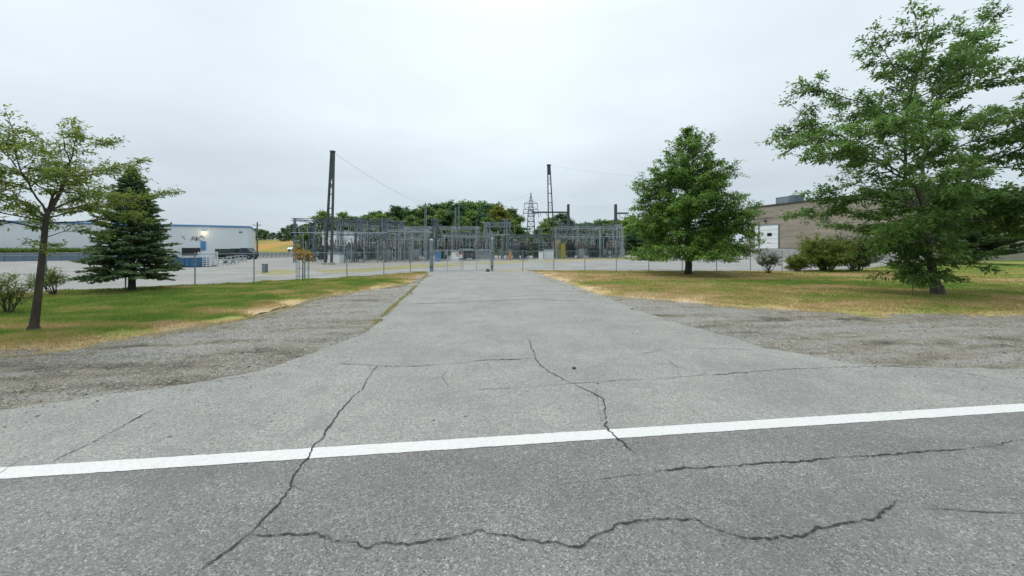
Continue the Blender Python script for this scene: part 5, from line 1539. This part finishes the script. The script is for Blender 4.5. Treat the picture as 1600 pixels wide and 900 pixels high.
bay('long pale gantry beam behind the gate', 632, 744, 404.5, 353.5, 5.0, 4, 2, 0, bus=(4.4,), seed=4, material='galv_light', colw=.30)
bay('narrow gantry right behind the right gate post', 762, 794, 406, 347, 3.2, 2, 2, 0, beam=.7, colw=.75, bus=(4.4,), seed=5)
bay('low gantry under the transmission tower', 796, 862, 404, 366, 5.0, 4, 2, 0, bus=(3.0,), seed=6, material='galv_dark')
bay('right gantry row nearest the pyramid oak', 868, 972, 403.5, 354, 8.0, 4, 2, R(-2), bus=(4.2,), seed=7, material='galv_light')
bay('rear gantry behind the right row with thicker beam', 886, 966, 401.5, 350, 6.0, 3, 2, R(3), beam=.7, bus=(5.0,), seed=8, material='galv_dark')
bay('rear gantry in the gap between gate and transmission tower', 700, 768, 402, 362, 6.0, 4, 2, 0, bus=(4.4,), seed=9, material='galv_dark')

def aframe(label, px, yb, yt, wpx, material, tilt=0.0):
    b = P(px, yb); m = MPP(yb); H_ = HT(yb, yt); w2 = wpx * m / 2
    o = thing('pointed_frame', label, 'frame', (b.x, b.y, -.03), R(random.uniform(-20, 20)))
    for s_ in (-1, 1): MB().lattice((s_ * w2, 0, 0), (tilt * m + s_ * .15, 0, H_), .34, .16, max(5, int(H_ / .9)), .05, .03).build('leg', M[material], o)
    for f in (.35, .62, .82): MB().bar((-w2 * (1 - f) - .15, 0, H_ * f), (w2 * (1 - f) + .15, 0, H_ * f), .09).build('tie', M[material], o)
    MB().box((tilt * m, 0, H_ + .06), (1.5, .3, .16)).build('head_beam', M[material], o)
    for x in (-.6, 0, .6):
        q = link('insulator', INSB, o, (tilt * m + x, 0, H_ - .85)); q.scale = (.9, .9, .82)
    MB().tube([(tilt * m + .6, 0, H_ - .8), (tilt * m + 1.4, -.3, H_ * .62), (tilt * m + 1.1, -.4, H_ * .4), (tilt * m + 1.7, -.2, 2.0)], .025, 5).build('dropper', M['galv_light'], o)
    return o
aframe('pointed lattice frame right beside the left gate post', 677, 406, 344, 14, 'galv_dark', 3)
aframe('slanted lattice frame second from the left gate post', 690, 405, 352, 16, 'galv_dark', -6)
aframe('pointed lattice frame at the left end under the wide gantry', 486, 409, 355, 10, 'galv_dark')
aframe('pointed lattice frame between the two gantries left of the gate', 628, 406, 346, 12, 'galv')
aframe('pointed lattice frame behind the tall left mast', 560, 405, 344, 12, 'galv')
aframe('pointed lattice frame left of the right gate post', 757, 404, 348, 8, 'galv_light', 2)
aframe('pointed lattice frame just right of the right gate post', 790, 404.5, 343, 9, 'galv')
aframe('pointed lattice frame left of the tall right mast', 845, 404, 358, 12, 'galv')
aframe('pointed lattice frame right of the tall right mast', 876, 403, 349, 11, 'galv')
aframe('pointed lattice frame at the right end of the substation', 966, 403, 352, 9, 'galv_light')

def switch_proto():
    root = thing('disconnect_switch', 'x', 'switch')
    lg = MB().lattice((0, 0, 0), (0, 0, 2.2), .3, .26, 4, .05, .035).mesh('leg', M['galv'])
    for x in (-1.1, 1.1): link('leg', lg, root, (x, 0, 0))
    MB().box((0, 0, 2.28), (3.0, .3, .16)).build('base_beam', M['galv'], root)
    for x in (-1.2, 0, 1.2):
        for y in (-.3, .3):
            o = link('insulator', INS, root, (x, y, 2.36)); o.scale = (1, 1, .95)
        MB().bar((x, -.38, 3.36), (x, .38, 3.36), .06, .06).build('blade', M['galv_light'], root)
        MB().bar((x, -.36, 3.36), (x, -.75, 3.95), .05, .05).build('arm', M['galv_light'], root)
    return root
SW = switch_proto(); first = [True]
def switch(px, yb, rz_, label, group, s=1.0):
    o = SW if first[0] else copy_tree(SW); first[0] = False
    b = P(px, yb); o.location = (b.x, b.y, -.03); o.rotation_euler = (0, 0, rz_); o.scale = (s, s, s); tag(o, label, 'switch', group)
LBL = (('grey three-pole disconnect switch in the left part of the substation', 'disconnect switches in the left part'),
       ('grey three-pole disconnect switch behind the gate', 'disconnect switches behind the gate'),
       ('grey three-pole disconnect switch in the right part of the substation', 'disconnect switches in the right part'))
for px, yb, g_ in [(530, 409, 0), (556, 408, 0), (583, 408, 0), (545, 405, 0), (612, 406.5, 0), (640, 407, 0), (622, 404, 0), (660, 405, 0), (570, 404, 0), (600, 403.5, 0),
                   (690, 405, 1), (705, 403, 1), (733, 402.5, 1), (750, 403.5, 1), (776, 404, 1), (718, 402, 1),
                   (812, 403, 2), (833, 402.5, 2), (900, 402, 2), (915, 403, 2), (930, 402.3, 2), (957, 403, 2), (965, 402, 2), (880, 401.5, 2), (945, 401.2, 2), (850, 401.5, 2)]:
    switch(px, yb, R(random.uniform(-12, 12)) + (R(90) if random.random() < .3 else 0), LBL[g_][0], LBL[g_][1], random.uniform(.9, 1.15))

def breaker(px, yb, label, material, hh=3.6, group=None):
    b = P(px, yb); o = thing('circuit_breaker', label, 'breaker', (b.x, b.y, -.03), R(random.uniform(-15, 15)), group)
    MB().box((0, 0, 1.25), (.9, .8, 1.3)).build('tank', M[material], o)
    for x in (-.38, .38):
        for y in (-.3, .3): MB().box((x, y, .31), (.09, .09, .62)).build('leg', M['galv'], o)
    for x in (-.3, 0, .3):
        for s in (-1, 1):
            q = link('bushing', INSB, o, (x * 1.6, s * .25, 1.9)); q.scale = (.9, .9, hh - 1.9 - .3); q.rotation_euler = (R(-14) * s, 0, 0)
    MB().box((0, -.42, 1.2), (.5, .04, .7)).build('cabinet_door', M['galv'], o)
    return o
for i, (px, yb, mt) in enumerate(((520, 410, 'xf_grey'), (563, 409.5, 'xf_dark'), (605, 409, 'xf_grey'), (650, 408, 'xf_grey'), (697, 406.5, 'xf_dark'), (752, 405, 'xf_grey'), (822, 404.5, 'xf_dark'), (908, 404, 'xf_grey'), (952, 404, 'xf_dark'))):
    breaker(px, yb, ['grey circuit breaker just right of the tall left mast', 'dark circuit breaker left of the ribbed grey transformer', 'grey circuit breaker before the white shed', 'grey circuit breaker left of the left gate post', 'dark circuit breaker seen through the left gate leaf', 'grey circuit breaker seen through the right gate leaf', 'dark circuit breaker left of the white picket barrier', 'grey circuit breaker in the middle of the right gantry row', 'dark circuit breaker at the right end of the right gantry row'][i], mt)

for i, (px, yb, mt) in enumerate(((497, 407, 'xf_dark'), (536, 406, 'xf_dark'), (548, 409, 'xf_grey'), (586, 405, 'xf_dark'), (620, 407, 'xf_dark'), (636, 405, 'xf_grey'), (664, 406.5, 'xf_dark'), (672, 405, 'xf_grey'), (712, 404, 'xf_dark'), (744, 404, 'xf_dark'), (768, 404.5, 'xf_dark'), (782, 404, 'xf_grey'), (808, 403.5, 'xf_dark'), (856, 403, 'xf_dark'), (901, 403, 'xf_dark'), (914, 402.5, 'xf_grey'), (929, 402.5, 'xf_dark'), (947, 403.5, 'xf_grey'), (962, 402.5, 'xf_dark'), (972, 403, 'xf_grey'))):
    breaker(px, yb, ('dark' if mt == 'xf_dark' else 'grey') + ' small breaker cabinet with bushings among the steelwork', mt, random.uniform(3.0, 4.4), 'small breakers among the steelwork')
def transformer(px0, px1, yb, yt, material, label, fins=7):
    b = P((px0 + px1) / 2, yb); m = MPP(yb); W_ = (px1 - px0) * m; H_ = HT(yb, yt); D_ = max(1.2, W_ * .8)
    o = thing('power_transformer', label, 'transformer', (b.x, b.y, -.03))
    th = H_ * .66
    MB().box((0, 0, .1), (W_ * 1.05, D_ * 1.1, .25)).build('pad', M['concrete'], o)
    MB().box((0, 0, .22 + th / 2), (W_ * .78, D_, th)).build('tank', M[material], o)
    MB().box((0, 0, .26 + th), (W_ * .84, D_ * 1.06, .08)).build('cover', M[material], o)
    fm = MB().box((0, 0, 0), (.05, .34, th * .8)).mesh('radiator_fin', M[material])
    for i in range(fins): link('radiator_fin', fm, o, (-W_ * .36 + W_ * .72 * i / (fins - 1), -D_ / 2 - .175, .25 + th * .5))
    MB().tube([(-W_ * .35, D_ * .25, th + .75), (W_ * .2, D_ * .25, th + .75)], .24, 10).build('conservator', M[material], o)
    MB().bar((-W_ * .1, D_ * .25, th + .25), (-W_ * .1, D_ * .25, th + .6), .12).build('bracket', M[material], o)
    for i, x in enumerate((-.28, 0, .28)):
        q = link('bushing', INSB, o, (x * W_, -D_ * .2, th + .28)); q.scale = (1.2, 1.2, max(.5, H_ - th - .3)); q.rotation_euler = (R(12), R(14 * x / .28), 0)
    return o
transformer(574, 592, 406, 378, 'xf_grey', 'ribbed grey transformer in the left part of the substation')
transformer(551, 566, 405, 381, 'xf_dark', 'dark transformer left of the ribbed grey transformer', 6)
transformer(800, 813, 404.5, 371, 'xf_grey', 'greenish-grey transformer left of the transmission tower', 6)
transformer(813, 823, 405, 376, 'xf_dark', 'narrow dark transformer right at the transmission tower foot', 5)
transformer(884, 898, 403.8, 370, 'xf_dark', 'dark transformer beside the beige cabinet wall', 6)
transformer(918, 936, 403.5, 382, 'xf_dark', 'wide dark transformer under the right gantry row', 7)
transformer(939, 951, 402.5, 356, 'xf_green', 'tall dark green transformer under the right gantry row', 5)
transformer(832, 842, 404, 377, 'xf_green', 'small green transformer behind the picket barrier', 5)
transformer(683, 699, 406, 384, 'xf_dark', 'dark transformer close behind the left gate post', 6)

def house(px0, px1, yb, yt, depth, material, label, name='control_house', cat='building', roofm='galv', door=None, windows=0, ribs=True, slope=.0, rz_=0):
    b = P((px0 + px1) / 2, yb); m = MPP(yb); W_ = (px1 - px0) * m; H_ = HT(yb, yt)
    o = thing(name, label, cat, (b.x, b.y, -.03), rz_)
    MB().box((0, depth / 2, H_ / 2), (W_, depth, H_)).build('wall', M[material], o)
    MB().box((0, depth / 2, H_ + .06), (W_ + .25, depth + .25, .14)).build('roof', M[roofm], o)
    if ribs:
        rm = MB().box((0, 0, H_ / 2 + .1), (.06, .05, H_ - .3)).mesh('wall_rib', M[material])
        for i in range(int(W_ / .6)): link('wall_rib', rm, o, (-W_ / 2 + .3 + i * .6, -.027, 0))
    if door is not None: MB().box((door * W_, -.06, 1.03), (.95, .06, 2.05)).build('door', M['xf_grey'], o)
    for i in range(windows): MB().box((-W_ / 2 + W_ * (i + .5) / windows, -.065, H_ * .62), (.7, .05, .6)).build('window', M['glass'], o)
    return o
house(503, 541, 403.5, 361, 6, 'white_paint', 'white ribbed control house in the left part of the substation', door=.1)
house(597, 628, 404.5, 376, 5, 'white_paint', 'long low white shed in the middle-left of the substation', door=-.2)
house(627, 641, 405.5, 366, 4, 'beige', 'tall beige block hut between white shed and gate', ribs=False, door=.0)
house(866, 876, 403.6, 373, 3, 'tan', 'tall cream-coloured cabinet wall at the foot of the right mast', ribs=False, name='switch_house')
house(876.6, 884, 403.8, 380, 2, 'yellow', 'olive-yellow cabinet right of the cream cabinet wall', ribs=False, name='switch_cabinet', cat='cabinet')
house(742, 764, 405.5, 395, 2.5, 'concrete', 'low pale concrete block hut behind the right gate leaf', ribs=False)
house(496, 507, 405.5, 384, 2.4, 'navy', 'dark blue container left of the tall left mast', name='container', cat='container')
house(540, 556, 404.2, 381, 2.4, 'blue', 'blue container right of the white control house', name='container', cat='container')
house(849.5, 866, 404.5, 390, 2.4, 'white_metal', 'pale grey container at the foot of the right mast', name='container', cat='container')
house(512, 530, 411, 396.5, 1.4, 'white_paint', 'low white box cabinet by the foot of the left mast', name='white_cabinet', cat='cabinet', ribs=False)
house(842, 848.4, 405, 392.5, .8, 'white_paint', 'bright white cabinet right of the picket barrier', name='white_cabinet', cat='cabinet', ribs=False)
house(794.5, 799.5, 405.2, 391, .8, 'orange', 'orange cabinet right of the right gate post', name='orange_cabinet', cat='cabinet', ribs=False)
house(888, 897, 403.9, 386.5, 1.2, 'green_box', 'bright green cabinet among the dark transformers on the right', name='green_cabinet', cat='cabinet', ribs=False)
house(717.5, 727.5, 406, 389.5, 1.5, 'brown', 'brown cabinet behind the middle of the gate', name='brown_cabinet', cat='cabinet', ribs=False)
house(705, 716, 407, 393, 1.5, 'white_paint', 'white and grey cabinet behind the left gate leaf', name='white_cabinet', cat='cabinet', ribs=False)
house(680, 687, 408, 393.5, 1.2, 'blue_trim', 'small light blue cabinet just right of the left gate post', name='blue_cabinet', cat='cabinet', ribs=False)
# dark van behind the gate
b = P(732.5, 406); van = thing('parked_van', 'dark van parked behind the right gate leaf', 'van', (b.x, b.y, -.03), R(90))
pr = [(-2.0, .4), (-2.0, 1.75), (-1.7, 1.95), (.9, 1.95), (1.5, 1.25), (2.1, 1.05), (2.15, .4)]
vb = MB(); vb.add([(x, -.9, z) for x, z in pr] + [(x, .9, z) for x, z in pr], [tuple(range(6, -1, -1)), tuple(range(7, 14))] + [(i, (i + 1) % 7, (i + 1) % 7 + 7, i + 7) for i in range(7)])
vb.build('body', M['navy'], van); MB().box((-2.005, 0, 1.45), (.03, 1.3, .5)).build('rear_window', M['glass'], van)
wh = MB().tube([(0, -.11, 0), (0, .11, 0)], .34, 12).mesh('wheel', M['dark'])
for x in (-1.3, 1.35):
    for y in (-.82, .82): link('wheel', wh, van, (x, y, .34))
for y in (-.75, .75): MB().box((-2.01, y, .95), (.03, .15, .3)).build('tail_light', M['red'], van)

# --- masts and tower
def mast(label, px, pxt, yb, yt, wb, wt, material, solid=.0):
    b = P(px, yb); m = MPP(yb); H_ = HT(yb, yt); o = thing('lattice_mast', label, 'mast', (b.x, b.y, -.03))
    lx = (pxt - px) * m
    body = MB(); nr_ = max(6, int(H_ / 1.7)); top_ = Vector((lx, 0, H_))
    def ring(f): c = top_ * f; h2 = (wb + (wt - wb) * f) / 2; return [c + Vector((i * h2, j * h2 * .3, 0)) for i, j in ((-1, -1), (1, -1), (1, 1), (-1, 1))]
    r0, r1 = ring(0), ring(1)
    for k in range(4): body.bar(r0[k], r1[k], .18)
    for i in range(1, nr_ + 1):
        g_ = ring(i / nr_)
        for k in range(4): body.bar(g_[k], g_[(k + 1) % 4], .10, caps=False)
        if i % 3 == 0:
            h_ = ring((i - 1) / nr_); body.bar(h_[0], g_[1], .05, caps=False); body.bar(h_[2], g_[3], .05, caps=False)
    body.build('lattice', M[material], o)
    q = 1 - solid
    MB().bar((lx * q, 0, H_ * q), (lx, 0, H_ - .1), (wb + (wt - wb) * q) * .9, (wb + (wt - wb) * q) * .5).build('top_section', M[material], o)
    MB().box((lx, 0, H_ + .05), (wt * 1.7, wt * 1.2, .18)).build('cap', M[material], o)
    MB().box((0, 0, .12), (wb * 1.5, wb * 1.5, .3)).build('footing', M['concrete'], o)
    return Vector((b.x + lx, b.y, H_))
topA = mast('tall tapering dark lattice mast on the left of the substation', 513, 519.8, 413, 237, .80, .34, 'pole', .24)
topB = mast('tall tapering dark lattice mast right of the transmission tower', 862.5, 857.5, 404, 258, 1.15, .46, 'pole', .10)
# transmission tower
yb = 402.5; b = P(829.5, yb); m = MPP(yb); H_ = HT(yb, 301)
tw = thing('transmission_tower', 'slender steel transmission tower with pointed top and crossarms', 'tower', (b.x, b.y, -.03))
MB().lattice((0, 0, 0), (0, 0, H_ * .72), 2.1, 1.1, 9, .14, .08).build('body', M['galv_dark'], tw)
MB().lattice((0, 0, H_ * .72), (0, 0, H_), 1.1, .06, 5, .10, .06).build('peak', M['galv_dark'], tw)
for z, wd in ((HT(yb, 318), 1.35), (HT(yb, 327), 1.5), (HT(yb, 333.5), 1.6)):
    for s in (-1, 1):
        am = MB(); am.bar((0, -.3, z), (s * wd, 0, z), .09); am.bar((0, .3, z), (s * wd, 0, z), .09); am.bar((0, 0, z + .7), (s * wd, 0, z + .05), .07); am.build('crossarm', M['galv_dark'], tw)
        o = link('insulator', INSB, tw, (s * wd, 0, z - .85)); o.scale = (.8, .8, .8)
# steel poles and long arms right of the tower
def steel_pole(label, px, yb, yt, r_, arms=()):
    b = P(px, yb); m = MPP(yb); H_ = HT(yb, yt); o = thing('steel_pole', label, 'pole', (b.x, b.y, -.03))
    MB().tube([(0, 0, 0), (0, 0, H_)], [r_ * 1.25, r_], 8).build('shaft', M['pole'], o)
    for p0, p1, y in arms:
        z = HT(yb, y); MB().box((((p0 + p1) / 2 - px) * m, -.02, z), ((p1 - p0) * m, .3, .34)).build('crossarm', M['pole'], o)
        k = max(2, int((p1 - p0) / 9))
        for i in range(k):
            q = link('insulator', INSB, o, (((p0 + (p1 - p0) * (i + .5) / k) - px) * m, -.02, z - 1.0)); q.scale = (.8, .8, .82)
    return o
steel_pole('dark steel pole with long left crossarm right of the right mast', 888, 401, 319, .30, ((831, 887, 331.5),))
steel_pole('dark steel pole with right crossarm left of the pyramid oak', 962, 401, 319, .34, ((963, 982, 333),))
steel_pole('thin dark pole behind the left gantry', 402 + 68, 403, 352, .10)
def thin_mast(label, px, yb, yt, wd):
    b = P(px, yb); H_ = HT(yb, yt); o = thing('thin_mast', label, 'mast', (b.x, b.y, -.03))
    MB().lattice((0, 0, 0), (0, 0, H_ * .96), wd, wd * .6, int(H_ / .7), .06, .04).build('lattice', M['galv'], o)
    MB().tube([(0, 0, H_ * .94), (0, 0, H_)], .04, 6).build('rod', M['galv'], o)
    MB().box((0, 0, H_ * .95), (.4, .4, .12)).build('head', M['galv'], o)
thin_mast('thin lattice lightning mast before the left end of the wood', 665, 404, 315, .42)
thin_mast('thin light mast just behind the gate, left of a matching one', 711.5, 403, 322, .26)
thin_mast('thin light mast just behind the gate, right of a matching one', 717, 403, 320, .26)
thin_mast('short mast left of the right gate post', 734, 404, 357, .30)
thin_mast('pale tall mast in the left gantry row', 597, 406, 338, .30)
for i, (px, yb, yt, lb) in enumerate(((532, 405, 336, 'slim rod rising above the left gantry, right of the tall left mast'), (574, 404, 340, 'slim rod above the ribbed grey transformer'), (611, 405, 342, 'slim rod above the long white shed'), (648, 405, 338, 'slim rod left of the thin lightning mast'), (683, 404, 336, 'slim rod above the left gate post'), (745, 403, 340, 'slim rod above the right gate leaf'), (804, 403, 345, 'slim rod left of the transmission tower'), (871, 402, 340, 'slim rod just right of the tall right mast'), (905, 402, 343, 'slim rod above the middle of the right gantry row'), (936, 402, 341, 'slim rod above the tall dark green transformer'))):
    b = P(px, yb); H_ = HT(yb, yt); o = thing('lightning_rod', lb, 'rod', (b.x, b.y, -.03))
    MB().tube([(0, 0, 0), (0, 0, H_ * .7)], [.11, .08], 7).build('shaft', M['galv_dark'], o); MB().tube([(0, 0, H_ * .69), (0, 0, H_)], [.05, .015], 6).build('tip', M['galv'], o)
    MB().box((0, 0, .1), (.5, .5, .24)).build('footing', M['concrete'], o); MB().bar((-.7, 0, H_ * .55), (.7, 0, H_ * .55), .08).build('arm', M['galv'], o)
# single bus supports
sup = MB().tube([(0, 0, 0), (0, 0, 2.3)], .085, 6).mesh('post', M['galv'])
for px, yb, g_ in [(508, 411.5, 0), (538, 411, 0), (549, 411, 0), (569, 410.5, 0), (590, 410, 0), (618, 409.5, 0), (632, 409, 0), (645, 409, 0), (656, 408.5, 0), (667, 408, 0), (478, 408, 0), (488, 409, 0),
                   (684, 407, 1), (694, 406.5, 1), (741, 405, 1), (757, 405, 1), (772, 405.5, 1), (783, 405.3, 1),
                   (805, 404.5, 2), (838, 404, 2), (872, 403.8, 2), (903, 403.8, 2), (911, 403.8, 2), (924, 403.6, 2), (943, 403.6, 2), (955, 403.6, 2), (961, 403.6, 2), (969, 403.6, 2)]:
    b = P(px, yb); s = random.uniform(.85, 1.25)
    o = thing('bus_support', ('insulator post on a steel pipe in the left part of the substation', 'insulator post on a steel pipe behind the gate', 'insulator post on a steel pipe in the right part of the substation')[g_], 'post', (b.x, b.y, -.03), 0, ('bus supports left', 'bus supports behind the gate', 'bus supports right')[g_])
    link('post', sup, o); q = link('insulator', INS, o, (0, 0, 2.3)); q.scale = (1.2, 1.2, 1.1)
    MB().box((0, 0, 3.43), (.4, .12, .08)).build('clamp', M['galv_light'], o); o.scale = (1, 1, s)

# --- overhead wires
def wire(label, a, b, sag, r_=.008, n=18, group=None):
    a = Vector(a); b = Vector(b); pts = []
    for i in range(n + 1):
        f = i / n; p = a.lerp(b, f); p.z -= sag * 4 * f * (1 - f); pts.append(p - a)
    tag(MB().tube(pts, r_, 5).build('overhead_wire', M['wire'], None, loc=a), label, 'wire', group)
def top_at(px, y, D_): p = PX(px, D_); p.z = EYE + (HZ - y) / F * D_; return p
wire('thin wire descending from the left mast top towards the wood', topA, top_at(700, 336, 100), 1.0)
wire('second thin wire descending from the left mast top to the thin lightning mast', topA + Vector((.3, .2, -.3)), top_at(665, 316.5, F * EYE / 19), .8)
wire('thin wire leaving the right mast top towards the pyramid oak', topB, top_at(1180, 275, 66), 1.2)
wire('thin wire from the utility pole to the left gantry', top_at(402, 350, 86), top_at(470, 353, 76), .6, .008)
wire('thin wire between the two steel poles right of the right mast', top_at(888, 320, 86), top_at(962, 320, 86), .5, .008)
wire('thin wire from the transmission tower top to the thin masts behind the gate', top_at(829.5, 302, F * EYE / 17.5), top_at(717, 321, F * EYE / 18), .9, .008)
# distant pale sheds on the golden slope
for i, (px, y, wpx) in enumerate(((452, 386, 10), (462, 377.5, 9))):
    D_ = (112, 132)[i]; X = (px - 800) * D_ / F; z0 = float(hill_z(np.array([X]), np.array([D_]))[0])
    o = thing('far_shed', ('small pale-roofed shed low on the golden slope', 'small pale-roofed shed higher on the golden slope')[i], 'shed', (X, D_, z0 - .2))
    w_ = wpx * D_ / F; o.scale = (.62, .62, .62)
    MB().box((0, 1.5, .8), (w_, 3, 1.6)).build('wall', M['panel'], o)
    MB().add([(-w_ / 2 - .2, -.2, 1.62), (w_ / 2 + .2, -.2, 1.62), (w_ / 2 + .2, 3.2, 1.62), (-w_ / 2 - .2, 3.2, 1.62), (-w_ / 2 - .2, 1.5, 2.4), (w_ / 2 + .2, 1.5, 2.4)], [(0, 1, 5, 4), (2, 3, 4, 5), (1, 2, 5), (3, 0, 4), (3, 2, 1, 0)]).build('roof', M['white_metal'], o)
    MB().box((0, -.03, .7), (.9, .06, 1.4)).build('door', M['xf_dark'], o)

# things that look alike are told apart by their order across the picture
ORD = ['first', 'second', 'third', 'fourth', 'fifth', 'sixth', 'seventh', 'eighth', 'ninth', 'tenth', 'eleventh', 'twelfth', 'thirteenth', 'fourteenth', 'fifteenth', 'sixteenth', 'seventeenth', 'eighteenth', 'nineteenth', 'twentieth']
same = {}
for o in SC.objects:
    if o.parent is None and 'label' in o: same.setdefault(o['label'], []).append(o)
for lb, os_ in same.items():
    if len(os_) > 1:
        os_.sort(key=lambda o: o.location.x / max(o.location.y, 1))
        for i, o in enumerate(os_): o['label'] = '%s, %s from left' % (lb, ORD[min(i, 19)])
